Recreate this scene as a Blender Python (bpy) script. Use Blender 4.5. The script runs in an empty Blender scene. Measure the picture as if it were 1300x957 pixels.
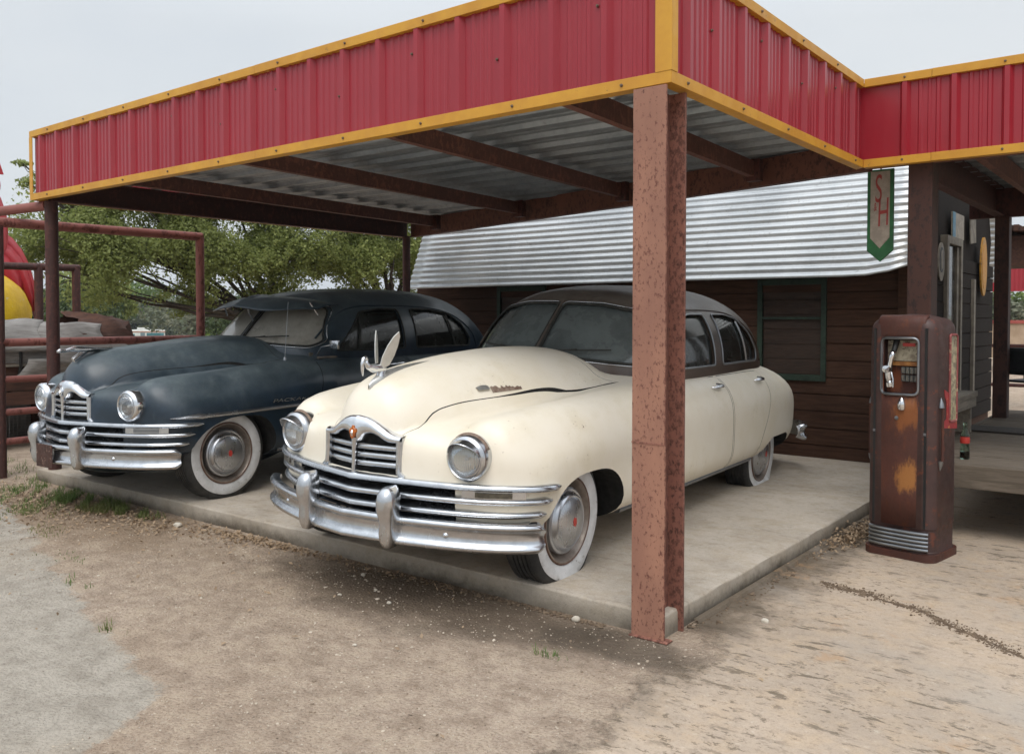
import bpy, bmesh, math, random
import numpy as np
from mathutils import Vector, Matrix
random.seed(7); RNG=np.random.default_rng(7)
scene=bpy.context.scene
COL=scene.collection
PI=math.pi
def lin(h):
    h=h.lstrip('#'); v=[int(h[i:i+2],16)/255 for i in (0,2,4)]
    return tuple([(c/12.92 if c<=.04045 else ((c+.055)/1.055)**2.4) for c in v]+[1.0])
# ------------------------------------------------------------------ materials
class NT:
    def __init__(s,name):
        s.m=bpy.data.materials.new(name); s.m.use_nodes=True; s.t=s.m.node_tree; s.n=s.t.nodes; s.n.clear()
        s.out=s.n.new('ShaderNodeOutputMaterial'); s.b=s.n.new('ShaderNodeBsdfPrincipled'); s.t.links.new(s.b.outputs[0],s.out.inputs[0])
        tc=s.n.new('ShaderNodeTexCoord'); s.co=tc.outputs['Object']
    def L(s,a,b): s.t.links.new(a,b)
    def coord(s,scale=(1,1,1),loc=(0,0,0)):
        m=s.n.new('ShaderNodeMapping'); m.inputs['Scale'].default_value=scale; m.inputs['Location'].default_value=loc; s.L(s.co,m.inputs['Vector']); return m.outputs[0]
    def noise(s,sc=5,det=6,rough=.6,co=None,dist=0):
        n=s.n.new('ShaderNodeTexNoise'); n.inputs['Scale'].default_value=sc; n.inputs['Detail'].default_value=det; n.inputs['Roughness'].default_value=rough; n.inputs['Distortion'].default_value=dist
        s.L(co if co else s.co,n.inputs['Vector']); return n.outputs['Fac']
    def voro(s,sc=5,co=None,feat='F1',out='Distance'):
        n=s.n.new('ShaderNodeTexVoronoi'); n.feature=feat; n.inputs['Scale'].default_value=sc; s.L(co if co else s.co,n.inputs['Vector']); return n.outputs[out]
    def ramp(s,f,a,b,lo=0,hi=1):
        n=s.n.new('ShaderNodeMapRange'); n.interpolation_type='SMOOTHSTEP'
        n.inputs[1].default_value=a; n.inputs[2].default_value=b; n.inputs[3].default_value=lo; n.inputs[4].default_value=hi; s.L(f,n.inputs[0]); return n.outputs[0]
    def math(s,op,a,b=None,c=None):
        n=s.n.new('ShaderNodeMath'); n.operation=op
        for i,v in enumerate((a,b,c)):
            if v is None: continue
            if isinstance(v,(int,float)): n.inputs[i].default_value=v
            else: s.L(v,n.inputs[i])
        return n.outputs[0]
    def mix(s,f,a,b,mode='MIX'):
        n=s.n.new('ShaderNodeMix'); n.data_type='RGBA'; n.blend_type=mode
        if isinstance(f,(int,float)): n.inputs[0].default_value=f
        else: s.L(f,n.inputs[0])
        for i,v in ((6,a),(7,b)):
            if isinstance(v,tuple): n.inputs[i].default_value=v
            else: s.L(v,n.inputs[i])
        return n.outputs[2]
    def sep(s):
        n=s.n.new('ShaderNodeSeparateXYZ'); s.L(s.co,n.inputs[0]); return n.outputs
    def set(s,**k):
        for a,v in k.items():
            key={'color':'Base Color','rough':'Roughness','metal':'Metallic','coat':'Coat Weight','trans':'Transmission Weight','spec':'Specular IOR Level','coatr':'Coat Roughness','sheen':'Sheen Weight','sss':'Subsurface Weight'}[a]
            if isinstance(v,(int,float,tuple)): s.b.inputs[key].default_value=v
            else: s.L(v,s.b.inputs[key])
        return s
    def bump(s,h,d=.01,strength=1):
        n=s.n.new('ShaderNodeBump'); n.inputs['Strength'].default_value=strength; n.inputs['Distance'].default_value=d; s.L(h,n.inputs['Height']); s.L(n.outputs[0],s.b.inputs['Normal'])
def pm(name,c1,c2=None,sc=6,rough=.6,metal=0,bump=0,coat=0,spots=None,sp_sc=40,sp_t=.62,stretch=(1,1,1),spec=.5,bsc=None,r2=None,mixr=(.35,.65)):
    t=NT(name); co=t.coord(stretch)
    c=c1; n=t.noise(sc,8,.65,co)
    if c2: c=t.mix(t.ramp(n,mixr[0],mixr[1]),c1,c2)
    if spots:
        n2=t.noise(sp_sc,5,.7,co); n3=t.noise(sc*.7,3,.5,co)
        f=t.ramp(t.math('ADD',n2,t.math('MULTIPLY',n3,.35)),sp_t+.15,sp_t+.22)
        c=t.mix(f,c,spots)
    t.set(color=c,metal=metal,coat=coat,spec=spec)
    rr=t.ramp(t.noise(sc*3,5,.6,co),.3,.7,rough*.85,min(1,(r2 or rough*1.2)))
    t.set(rough=rr)
    if bump: t.bump(t.noise(bsc or sc*6,6,.65,co),bump)
    return t.m
# ------------------------------------------------------------------ mesh helpers
class MB:
    def __init__(s): s.v=[]; s.f=[]; s.mi=[]; s.cur=0
    def add(s,vs,fs):
        o=len(s.v); s.v+= [tuple(v) for v in vs]; s.f+=[tuple(i+o for i in f) for f in fs]; s.mi+=[s.cur]*len(fs); return s
    def box(s,x0,x1,y0,y1,z0,z1,M=None):
        vs=[Vector((x,y,z)) for z in (z0,z1) for y in (y0,y1) for x in (x0,x1)]
        if M: vs=[M@v for v in vs]
        return s.add(vs,[(0,2,3,1),(4,5,7,6),(0,1,5,4),(2,6,7,3),(0,4,6,2),(1,3,7,5)])
    def grid(s,P,closeu=False,closev=False,flip=False):
        P=np.asarray(P,float); a,b=P.shape[:2]; fs=[]
        for i in range(a if closeu else a-1):
            for j in range(b if closev else b-1):
                q=(i*b+j,i*b+(j+1)%b,((i+1)%a)*b+(j+1)%b,((i+1)%a)*b+j)
                fs.append(q[::-1] if flip else q)
        return s.add(P.reshape(-1,3),fs)
    def tube(s,pts,r,n=8,cap=True,closed=False,sy=1):
        pts=[Vector(p) for p in pts]; m=len(pts); rs=r if hasattr(r,'__len__') else [r]*m
        rings=[]; prev=None
        for i,p in enumerate(pts):
            if closed: d=pts[(i+1)%m]-pts[i-1]
            else: d=pts[min(i+1,m-1)]-pts[max(i-1,0)]
            if d.length<1e-9: d=Vector((0,0,1))
            d.normalize()
            if prev is None:
                u=d.cross(Vector((0,0,1)));
                if u.length<1e-3: u=d.cross(Vector((1,0,0)))
            else: u=prev-d*prev.dot(d)
            u.normalize(); prev=u; w=d.cross(u)
            rings.append([p+(u*math.cos(2*PI*k/n)+w*math.sin(2*PI*k/n)*sy)*rs[i] for k in range(n)])
        s.grid([[tuple(q) for q in r_] for r_ in rings],closev=True,closeu=closed,flip=True)
        if cap and not closed:
            o=len(s.v)-m*n
            s.f.append(tuple(o+k for k in range(n))); s.mi.append(s.cur)
            s.f.append(tuple(o+(m-1)*n+k for k in range(n-1,-1,-1))); s.mi.append(s.cur)
        return s
    def lathe(s,prof,n=32,M=None,cap=False):
        # prof (r, z) around z
        P=[[((r*math.cos(2*PI*k/n)),(r*math.sin(2*PI*k/n)),z) for k in range(n)] for r,z in prof]
        o=len(s.v); s.grid(P,closev=True)
        if M:
            for i in range(o,len(s.v)): s.v[i]=tuple(M@Vector(s.v[i]))
        return s
    def prism(s,poly,a,b,axis='y'):
        # poly 2D list; extruded along axis from a to b
        def mk(p,t): return {'y':(p[0],t,p[1]),'z':(p[0],p[1],t),'x':(t,p[0],p[1])}[axis]
        n=len(poly); o=len(s.v)
        s.v+=[mk(p,a) for p in poly]+[mk(p,b) for p in poly]
        s.f+=[tuple(o+i for i in range(n)),tuple(o+n+i for i in range(n-1,-1,-1))]+[(o+i,o+n+i,o+n+(i+1)%n,o+(i+1)%n) for i in range(n)]
        s.mi+=[s.cur]*(n+2); return s
    def mesh(s,name='m'):
        me=bpy.data.meshes.new(name); me.from_pydata(s.v,[],s.f); me.polygons.foreach_set('material_index',s.mi); me.update(); return me
    def build(s,name,mats,parent=None,smooth=False,angle=35,bevel=0,fix=True):
        me=s.mesh(name)
        if fix:
            bm=bmesh.new(); bm.from_mesh(me); bmesh.ops.recalc_face_normals(bm,faces=bm.faces)
            if bevel:
                es=[e for e in bm.edges if len(e.link_faces)==2 and e.calc_face_angle(0)>.5]
                bmesh.ops.bevel(bm,geom=es,offset=bevel,segments=2,affect='EDGES',profile=.5)
            bm.to_mesh(me); bm.free()
        return link(name,me,mats,parent,smooth,angle)
def link(name,me,mats,parent=None,smooth=False,angle=35):
    if not isinstance(mats,(list,tuple)): mats=[mats]
    mi=np.zeros(len(me.polygons),np.int32); me.polygons.foreach_get('material_index',mi)
    me.materials.clear()
    for m in mats: me.materials.append(m)
    me.polygons.foreach_set('material_index',np.minimum(mi,len(mats)-1))
    o=bpy.data.objects.new(name,me); COL.objects.link(o)
    if parent: o.parent=parent
    if smooth:
        me.polygons.foreach_set('use_smooth',[True]*len(me.polygons))
        if angle<180: me.set_sharp_from_angle(angle=math.radians(angle))
    return o
def tag(o,label=None,cat=None,group=None,kind=None):
    for k,v in (('label',label),('category',cat),('group',group),('kind',kind)):
        if v: o[k]=v
    return o
def empty(name,loc=(0,0,0),rot=(0,0,0),label=None,cat=None,group=None):
    o=bpy.data.objects.new(name,None); o.empty_display_size=.1; COL.objects.link(o); o.location=loc; o.rotation_euler=rot
    return tag(o,label,cat,group)
def pchip(xs,ys):
    xs=np.array(xs,float); ys=np.array(ys,float)
    if xs[0]>xs[-1]: xs=xs[::-1]; ys=ys[::-1]
    h=np.diff(xs); d=np.diff(ys)/h; m=np.zeros(len(xs))
    m[0]=d[0]; m[-1]=d[-1]
    for i in range(1,len(xs)-1):
        if d[i-1]*d[i]>0:
            w1=2*h[i]+h[i-1]; w2=h[i]+2*h[i-1]; m[i]=(w1+w2)/(w1/d[i-1]+w2/d[i])
    def f(x):
        x=np.clip(x,xs[0],xs[-1]); i=np.clip(np.searchsorted(xs,x)-1,0,len(xs)-2); t=(x-xs[i])/h[i]
        return ((1+2*t)*(1-t)**2)*ys[i]+t*(1-t)**2*h[i]*m[i]+t*t*(3-2*t)*ys[i+1]+t*t*(t-1)*h[i]*m[i+1]
    return f
def boolean(a,b,op):
    oa=bpy.data.objects.new('ta',a); ob=bpy.data.objects.new('tb',b); COL.objects.link(oa); COL.objects.link(ob)
    res=None
    for solver in ('MANIFOLD','EXACT'):
        md=oa.modifiers.new('b','BOOLEAN'); md.operation=op; md.object=ob; md.solver=solver
        dg=bpy.context.evaluated_depsgraph_get(); dg.update(); ev=oa.evaluated_get(dg)
        res=bpy.data.meshes.new_from_object(ev)
        oa.modifiers.clear()
        if len(res.polygons)>0 and not(op=='DIFFERENCE' and len(res.polygons)==len(a.polygons) and len(res.vertices)==len(a.vertices)): break
        print('boolean fallback',solver,op,len(res.polygons))
    bpy.data.objects.remove(oa); bpy.data.objects.remove(ob)
    return res
def prism_mesh(poly,a,b,axis='y'):
    m=MB(); m.prism(poly,a,b,axis); me=m.mesh(); bm=bmesh.new(); bm.from_mesh(me); bmesh.ops.recalc_face_normals(bm,faces=bm.faces); bmesh.ops.triangulate(bm,faces=bm.faces); bm.to_mesh(me); bm.free(); return me
# ================================================================== car shape
smin=lambda a,b,k: (lambda h: b*(1-h)+a*h-k*h*(1-h))(np.clip(.5+.5*(b-a)/k,0,1))
cW=pchip([.64,.625,.59,.52,.44,.33,.18,0,-.4,-1.0,-2.9,-3.5,-3.9,-4.15,-4.28,-4.36,-4.40],[.02,.22,.39,.59,.765,.875,.935,.95,.955,.96,.96,.95,.90,.79,.63,.40,.02])
cT=pchip([.64,.55,.45,.3,0,-.6,-1.0,-1.3,-2.9,-3.4,-3.75,-4.0,-4.2,-4.35,-4.4],[.78,.81,.83,.85,.88,.95,1.03,1.065,1.07,1.05,1.0,.92,.82,.70,.62])
cB=pchip([.64,.4,0,-.5,-3.6,-3.9,-4.4],[.36,.28,.22,.19,.19,.22,.34])
cHW=pchip([.655,.64,.60,.52,.40,.2,0,-.5,-1.1,-1.4],[.02,.12,.21,.28,.34,.41,.46,.56,.66,.68])
cHZ=pchip([.655,.64,.62,.59,.54,.46,.35,.15,-.3,-.75,-.97,-1.15,-1.4],[.80,.88,.935,.99,1.035,1.07,1.096,1.125,1.168,1.186,1.183,1.14,1.04])
cFy=pchip([.45,.2,-.2,-.8,-1.3],[.615,.66,.70,.74,.76]); cFr=pchip([.475,.465,.44,.38,.25,0,-.4,-1.0,-1.3],[.01,.07,.13,.175,.205,.225,.235,.23,.2])
cFz=pchip([.47,.2,-.2,-.8,-1.3],[.705,.70,.715,.75,.77])
def f_body(P):
    x,y,z=P[...,0],np.abs(P[...,1]),P[...,2]
    W=cW(x); zc=.56; T=cT(x); H=np.where(z>zc,T-zc,zc-cB(x))
    p=3.4; q=np.where(z>zc,3.6,4.2)
    f=((y/W)**p+(np.abs(z-zc)/H)**q+1e-9)**(1/3.5)-1
    f=np.maximum(f*.55,np.maximum(x-.64,-4.40-x)*1.0)
    hw=cHW(x); hh=cHZ(x)-.62
    g=(((y/hw)**2.4+(np.abs(z-.62)/hh)**2.3+1e-9)**(1/2.35)-1)*.42
    g=np.maximum(g,np.maximum(x-.655,-1.35-x))
    r=cFr(x); k=(np.sqrt(((y-cFy(x))/r)**2+((z-cFz(x))/(r*1.02))**2)-1)*np.minimum(r,.2)
    k=np.maximum(k,np.maximum(x-.475,-1.25-x))
    return smin(smin(f,g,.035),k,.05)
gW=pchip([-.98,-1.02,-1.1,-1.2,-1.35,-1.6,-2.2,-2.9,-3.25,-3.55,-3.85,-4.02,-4.10],[.02,.50,.665,.725,.765,.785,.79,.78,.765,.70,.54,.33,.02])
gZ=pchip([-.98,-1.0,-1.05,-1.2,-1.37,-1.46,-1.6,-1.8,-2.1,-2.5,-2.85,-3.15,-3.42,-3.7,-3.95,-4.10],[1.10,1.135,1.18,1.33,1.485,1.535,1.578,1.605,1.625,1.63,1.62,1.58,1.485,1.30,1.09,.97])
def f_gh(P,off=0):
    x,y,z=P[...,0],np.abs(P[...,1]),P[...,2]
    xx=x+.09*(y/.65)**2*np.clip((x+1.9)/.5,0,1)
    W=gW(xx)-off; H=np.maximum(gZ(xx)-.9-off,.02); W=np.maximum(W,.01)
    f=(((y/W)**2.8+(np.abs(z-.9)/H)**2.8+1e-9)**(1/2.8)-1)*.5
    return np.maximum(f,np.maximum(x+.98+off,-4.10+off-x))
def grad(f,P,e=2e-3):
    g=np.stack([f(P+np.array(d)*e)-f(P-np.array(d)*e) for d in ((1,0,0),(0,1,0),(0,0,1))],-1)
    return g/(np.linalg.norm(g,axis=-1,keepdims=True)+1e-12)
def hit(f,O,D,tmax,n=70):
    ts=np.linspace(tmax,0.01,n); t0=np.full(len(O),.01); t1=np.full(len(O),.02); done=np.zeros(len(O),bool)
    prev=np.full(len(O),tmax)
    for t in ts:
        ins=(f(O+D*t)<0)&~done
        t0[ins]=t; t1[ins]=prev[ins]; done|=ins; prev[:]=t
    for _ in range(16):
        m=(t0+t1)/2; i=f(O+D*m[:,None])<0; t0=np.where(i,m,t0); t1=np.where(i,t1,m)
    return O+D*((t0+t1)/2)[:,None]
def shell(f,x1,x2,zc,nt=112,nf=40,dx=.05,tmax=1.5):
    th=np.linspace(0,2*PI,nt,endpoint=False)
    O=[];D=[]
    def ring(x,phi):
        for a in th: O.append((x,0,zc)); D.append((math.cos(phi),math.sin(phi)*math.cos(a),math.sin(phi)*math.sin(a)))
    O.append((x1,0,zc)); D.append((1,0,0)); k=0
    for i in range(1,nf+1): ring(x1,PI/2*i/nf); k+=1
    xs=np.arange(x1-dx,x2+dx*.5,-dx)
    for x in xs: ring(x,PI/2); k+=1
    for i in range(0,nf): ring(x2,PI/2*(1+i/nf)); k+=1
    O.append((x2,0,zc)); D.append((-1,0,0))
    P=hit(f,np.array(O,float),np.array(D,float),tmax)
    fs=[]
    for j in range(nt): fs.append((0,1+j,1+(j+1)%nt))
    for i in range(k-1):
        for j in range(nt):
            a=1+i*nt+j; b=1+i*nt+(j+1)%nt; fs.append((a,a+nt,b+nt,b))
    e=len(P)-1
    for j in range(nt): fs.append((e,1+(k-1)*nt+(j+1)%nt,1+(k-1)*nt+j))
    me=bpy.data.meshes.new('shell'); me.from_pydata([tuple(p) for p in P],[],fs); me.update()
    bm=bmesh.new(); bm.from_mesh(me); bmesh.ops.recalc_face_normals(bm,faces=bm.faces); bm.to_mesh(me); bm.free()
    return me
def set_normals(me,f,thr=.75):
    n=len(me.loops); 
    vi=np.empty(n,int); me.loops.foreach_get('vertex_index',vi)
    co=np.empty(len(me.vertices)*3); me.vertices.foreach_get('co',co); co=co.reshape(-1,3)
    g=grad(f,co)
    pn=np.empty(len(me.polygons)*3); me.polygons.foreach_get('normal',pn); pn=pn.reshape(-1,3)
    tot=np.empty(len(me.polygons),int); me.polygons.foreach_get('loop_total',tot)
    fn=np.repeat(pn,tot,axis=0); gv=g[vi]
    onsurf=np.abs(f(co))[vi]<.004
    ok=((gv*fn).sum(1)>thr)&onsurf
    N=np.where(ok[:,None],gv,fn)
    me.polygons.foreach_set('use_smooth',[True]*len(me.polygons))
    me.normals_split_custom_set([tuple(v) for v in N])
def centers(me):
    c=np.empty(len(me.polygons)*3); me.polygons.foreach_get('center',c); return c.reshape(-1,3)
def sup(cx,cz,a,b,p,n=40,a0=0,a1=2*PI,flatb=None):
    out=[]
    for i in range(n):
        t=a0+(a1-a0)*i/n; c,s=math.cos(t),math.sin(t)
        X=cx+a*abs(c)**(2/p)*(1 if c>0 else -1); Z=cz+b*abs(s)**(2/p)*(1 if s>0 else -1)
        out.append((X,Z))
    return out
def rpoly(pts,r=.04,n=5):
    out=[]; m=len(pts)
    for i in range(m):
        p=Vector(pts[i]); a=Vector(pts[i-1]); b=Vector(pts[(i+1)%m]); u=(a-p); v=(b-p); rr=min(r,u.length*.45,v.length*.45)
        s=p+u.normalized()*rr; e=p+v.normalized()*rr
        for k in range(n+1):
            t=k/n; out.append(tuple((s*(1-t)**2+p*2*t*(1-t)+e*t*t)))
    return out
def densify(poly,d=.03):
    out=[]
    for i in range(len(poly)):
        a=Vector(poly[i]); b=Vector(poly[(i+1)%len(poly)]); k=max(1,int((b-a).length/d))
        for j in range(k): out.append(tuple(a.lerp(b,j/k)))
    return out
# hood plan outline (half) and other outlines
seam=pchip([.70,.6,.524,.403,.285,.08,-.14,-.47,-.74,-.97],[.225,.232,.276,.295,.324,.371,.415,.475,.575,.68])
def hood_poly(s=0):
    xs=list(np.linspace(.8,-.9,36)); w=lambda x: max(float(seam(x))+s,.02)
    gap=lambda x: s*0+ (0.0 if s>=0 else -.030*max(0,(-.05-x)))
    L=[(x,w(x)+gap(x)) for x in xs]; e=-.97+(0 if s>=0 else .004)
    back=[(e,y) for y in np.linspace(.66+s,-.66-s,14)]
    return L+back+[(x,-y) for x,y in L[::-1]]
door_f=[(-1.14,.985),(-1.10,.80),(-1.02,.5),(-1.0,.27),(-2.235,.27),(-2.225,.985)]
door_r=[(-2.245,.985),(-2.255,.27),(-2.82,.27),(-2.90,.45),(-3.02,.60),(-3.10,.75),(-3.12,.985)]
arch_f=sup(-.145,.20,.395,.395,2.8,56)
arch_r=rpoly([(-2.90,0),(-3.72,0),(-3.70,.33),(-3.6,.43),(-3.15,.43),(-2.94,.30)],.08)
def offs(poly,d):
    # inward offset of a simple polygon
    m=len(poly); A=sum(poly[i][0]*poly[(i+1)%m][1]-poly[(i+1)%m][0]*poly[i][1] for i in range(m)); sg=1 if A>0 else -1
    out=[]
    for i in range(m):
        p=Vector(poly[i]); a=(p-Vector(poly[i-1])); b=(Vector(poly[(i+1)%m])-p)
        if a.length<1e-9 or b.length<1e-9: out.append(tuple(p)); continue
        a.normalize(); b.normalize()
        n1=Vector((-a.y,a.x))*sg; n2=Vector((-b.y,b.x))*sg; n=(n1+n2); 
        if n.length<1e-3: n=n1
        n.normalize(); k=max(.5,n.dot(n1)); out.append(tuple(p+n*d/k))
    return out
win_f=rpoly([(-1.45,1.05),(-1.79,1.39),(-2.02,1.42),(-2.27,1.42),(-2.265,1.05)],.032)
win_r=rpoly([(-2.42,1.05),(-2.435,1.42),(-2.72,1.42),(-2.96,1.385),(-3.13,1.28),(-3.24,1.13),(-3.22,1.05)],.032)
ws=rpoly([(.015,1.13),(.015,1.475),(.30,1.470),(.565,1.425),(.61,1.38),(.705,1.135),(.665,1.09),(.3,1.12)],.04)
rw=rpoly([(-.38,1.17),(-.34,1.40),(.34,1.40),(.38,1.17)],.08)
def project(f,pts,axis,sign,off=0,start=None):
    # 2D pts -> surface points, axis 'y' (side) or 'x'
    P=[];D=[]
    for a,b in pts:
        if axis=='y': P.append((a,0,b)); D.append((0,sign,0))
        elif axis=='x': P.append((start,a,b)); D.append((sign,0,0))
        else: P.append((a,b,start)); D.append((0,0,1))
    P=np.array(P,float); D=np.array(D,float)
    H=hit(f,P,D,1.6 if axis=='y' else 1.3)
    if off: H=H+grad(f,H)*off
    return H
def pane(f,poly,axis,sign,off,start=None,rings=7):
    poly=densify(poly,.03); c=np.mean(np.array(poly),0); n=len(poly)
    pts=[tuple(c)]
    for r in range(1,rings+1): pts+= [tuple(c+(np.array(p)-c)*r/rings) for p in poly]
    P=project(f,pts,axis,sign,off,start)
    fs=[(0,1+j,1+(j+1)%n) for j in range(n)]
    for r in range(rings-1):
        for j in range(n):
            a=1+r*n+j; b=1+r*n+(j+1)%n; fs.append((a,a+n,b+n,b))
    m=MB(); m.add(P,fs); return m
CARM={}
def car_meshes():
    body=shell(f_body,-.2,-3.3,.56)
    # mirror-safe cutters
    def both(poly,y0,y1):
        for s in (1,-1): yield prism_mesh(poly,s*y0,s*y1,'y')
    for pl in (arch_f,arch_r):
        for c in both(pl,.60,1.3): body=boolean(body,c,'DIFFERENCE')
    body=boolean(body,prism_mesh([(-.255,.585),(.255,.585),(.255,.765),(.19,.775),(.13,.80),(0,.81),(-.13,.80),(-.19,.775),(-.255,.765)],.50,.9,'x'),'DIFFERENCE')
    body=boolean(body,prism_mesh([(-.55,.385),(.55,.385),(.55,.555),(-.55,.555)],.40,.9,'x'),'DIFFERENCE')
    hood=boolean(body,prism_mesh(hood_poly(-.0028),.66,1.5,'z'),'INTERSECT')
    body=boolean(body,prism_mesh(hood_poly(0),.655,1.5,'z'),'DIFFERENCE')
    m=MB(); m.box(-1.2,-3.1,-.70,.70,.5,1.5); c=m.mesh(); bm=bmesh.new(); bm.from_mesh(c); bmesh.ops.recalc_face_normals(bm,faces=bm.faces); bm.to_mesh(c); bm.free()
    body=boolean(body,c,'DIFFERENCE')
    doors=[]
    for nm,pl in (('f',door_f),('r',door_r)):
        pl=rpoly(pl,.03,3)
        for s in (1,-1):
            doors.append((nm,s,boolean(body,prism_mesh(offs(pl,.006),s*.80,s*1.2,'y'),'INTERSECT')))
            body=boolean(body,prism_mesh(pl,s*.795,s*1.2,'y'),'DIFFERENCE')
    gh=shell(f_gh,-1.75,-2.9,.92,nt=96,nf=36)
    inner=shell(lambda P:f_gh(P,.028),-1.75,-2.9,.91,nt=72,nf=26)
    gh=boolean(gh,inner,'DIFFERENCE')
    for pl in (win_f,win_r):
        for s in (1,-1): gh=boolean(gh,prism_mesh(pl,s*.35,s*1.2,'y'),'DIFFERENCE')
    for s in (1,-1):
        gh=boolean(gh,prism_mesh([(s*a,b) for a,b in ws],-.8,-1.75,'x'),'DIFFERENCE')
    gh=boolean(gh,prism_mesh(rw,-3.1,-4.2,'x'),'DIFFERENCE')
    set_normals(gh,f_gh)
    for b in [body,hood]+[d[2] for d in doors]: set_normals(b,f_body)
    # dark faces inside wheel wells / cabin
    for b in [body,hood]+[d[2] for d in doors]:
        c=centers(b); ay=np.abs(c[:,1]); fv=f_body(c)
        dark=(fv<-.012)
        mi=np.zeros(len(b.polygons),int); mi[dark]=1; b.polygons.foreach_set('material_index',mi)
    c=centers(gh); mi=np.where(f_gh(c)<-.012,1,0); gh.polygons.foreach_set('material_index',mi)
    CARM.update(body=body,hood=hood,doors=doors,gh=gh)
def strip_on(f,pts,axis,sign,r,off=.0,n=8,start=None,sy=1,closed=False):
    P=project(f,pts,axis,sign,off,start); m=MB(); m.tube([tuple(p) for p in P],r,n,sy=sy,closed=closed); return m
def sweep(path,prof,closed_prof=True):
    # path: list (x,y); prof: list (outward,z)
    P=[]
    m=len(path)
    for i,(x,y) in enumerate(path):
        a=path[max(i-1,0)]; b=path[min(i+1,m-1)]; t=Vector((b[0]-a[0],b[1]-a[1])); t.normalize(); n=Vector((t.y,-t.x))
        P.append([(x+n.x*o,y+n.y*o,z) for o,z in prof])
    return P
def sympath(half,n=10):
    # half: pts from centre (y=0) to end (y>0); kink at centre
    xs=[p[0] for p in half]; ys=[p[1] for p in half]
    s=[0]
    for i in range(1,len(half)): s.append(s[-1]+math.hypot(xs[i]-xs[i-1],ys[i]-ys[i-1]))
    fx=pchip(s,xs); fy=pchip(s,ys); t=np.linspace(0,s[-1],n*len(half))
    H=[(float(fx(a)),float(fy(a))) for a in t]
    return [(x,-y) for x,y in H[:0:-1]]+H
# ================================================================== materials for cars
def chrome_mat(name,base='#c9ccd0',rough=.16,dull='#7d7f82',amt=.5):
    amt*=.6
    t=NT(name); n=t.noise(9,7,.7); n2=t.noise(60,4,.6)
    f=t.math('MULTIPLY',t.ramp(n,.42,.72),amt); n3=t.noise(3,5,.6,t.coord((3,3,1))); t.set(color=t.mix(f,lin(base),lin(dull)),metal=t.ramp(n,.4,.85,1,.92),rough=t.ramp(n3,.35,.65,rough,rough+.12)); t.bump(n3,.0006,.2); return t.m
M={}
M['chrome']=chrome_mat('worn_chrome')
M['chrome_bright']=chrome_mat('polished_chrome','#dfe2e6',.09,'#9a9ea3',.4)
M['wing']=chrome_mat('dull_wing_chrome','#d0d0cc',.42,'#a5a49e',.8)
M['steel_dull']=chrome_mat('dull_steel','#8f9296',.3,'#5c5d5f',.6)
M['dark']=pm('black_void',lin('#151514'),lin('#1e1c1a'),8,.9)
M['rubber']=pm('tyre_rubber',lin('#2b2b2b'),lin('#3c3a37'),7,.8,bump=.002,bsc=60)
M['white_wall']=pm('white_wall_rubber',lin('#d9d9da'),lin('#bcbcbb'),5,.55,spots=lin('#8f8b85'),sp_sc=25,sp_t=.66)
M['rim']=pm('rusty_rim',lin('#6e5b4f'),lin('#8d7c70'),12,.5,metal=.3,spots=lin('#4a2c1d'),sp_sc=30,sp_t=.55)
M['hubcap']=chrome_mat('hubcap_steel','#c0c3c8',.24,'#8f9195',.6)
M['red']=pm('red_enamel',lin('#b0362c'),None,8,.45)
M['orange']=pm('orange_enamel',lin('#c96f22'),lin('#9a4f1c'),60,.4)
M['trim_rubber']=pm('window_rubber',lin('#20211f'),lin('#33332f'),20,.7)
def dusty_glass(name,tint,dust,d0=.25,d1=.7,rough=.12):
    t=NT(name); tr=t.n.new('ShaderNodeBsdfTransparent'); tr.inputs[0].default_value=lin(tint)
    n=t.noise(3.5,7,.6); n2=t.noise(40,5,.7); 
    t.set(color=lin(dust),rough=t.ramp(n,.3,.7,rough,rough+.25),spec=.6)
    f=t.ramp(t.math('ADD',t.math('MULTIPLY',n,.8),t.math('MULTIPLY',n2,.2)),.3,.7,d0,d1)
    gl=t.n.new('ShaderNodeBsdfGlossy'); gl.inputs['Roughness'].default_value=.06
    fr=t.n.new('ShaderNodeFresnel'); fr.inputs[0].default_value=1.5
    m1=t.n.new('ShaderNodeMixShader'); t.L(f,m1.inputs[0]); t.L(tr.outputs[0],m1.inputs[1]); t.L(t.b.outputs[0],m1.inputs[2])
    m2=t.n.new('ShaderNodeMixShader'); t.L(t.math('MULTIPLY',fr.outputs[0],.8),m2.inputs[0]); t.L(m1.outputs[0],m2.inputs[1]); t.L(gl.outputs[0],m2.inputs[2])
    t.L(m2.outputs[0],t.out.inputs[0]); return t.m
M['glass_cream']=dusty_glass('dusty_car_glass','#6d7674','#727a79',.42,.82)
M['glass_side']=dusty_glass('side_window_glass','#6b716c','#4c4f4b',.12,.5)
M['glass_navy']=dusty_glass('hazed_windshield_glass','#9a9c98','#aaa69c',.6,.95,.25)
M['lamp_glass']=dusty_glass('headlight_glass','#eef1f3','#c9ccce',.04,.22)
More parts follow.
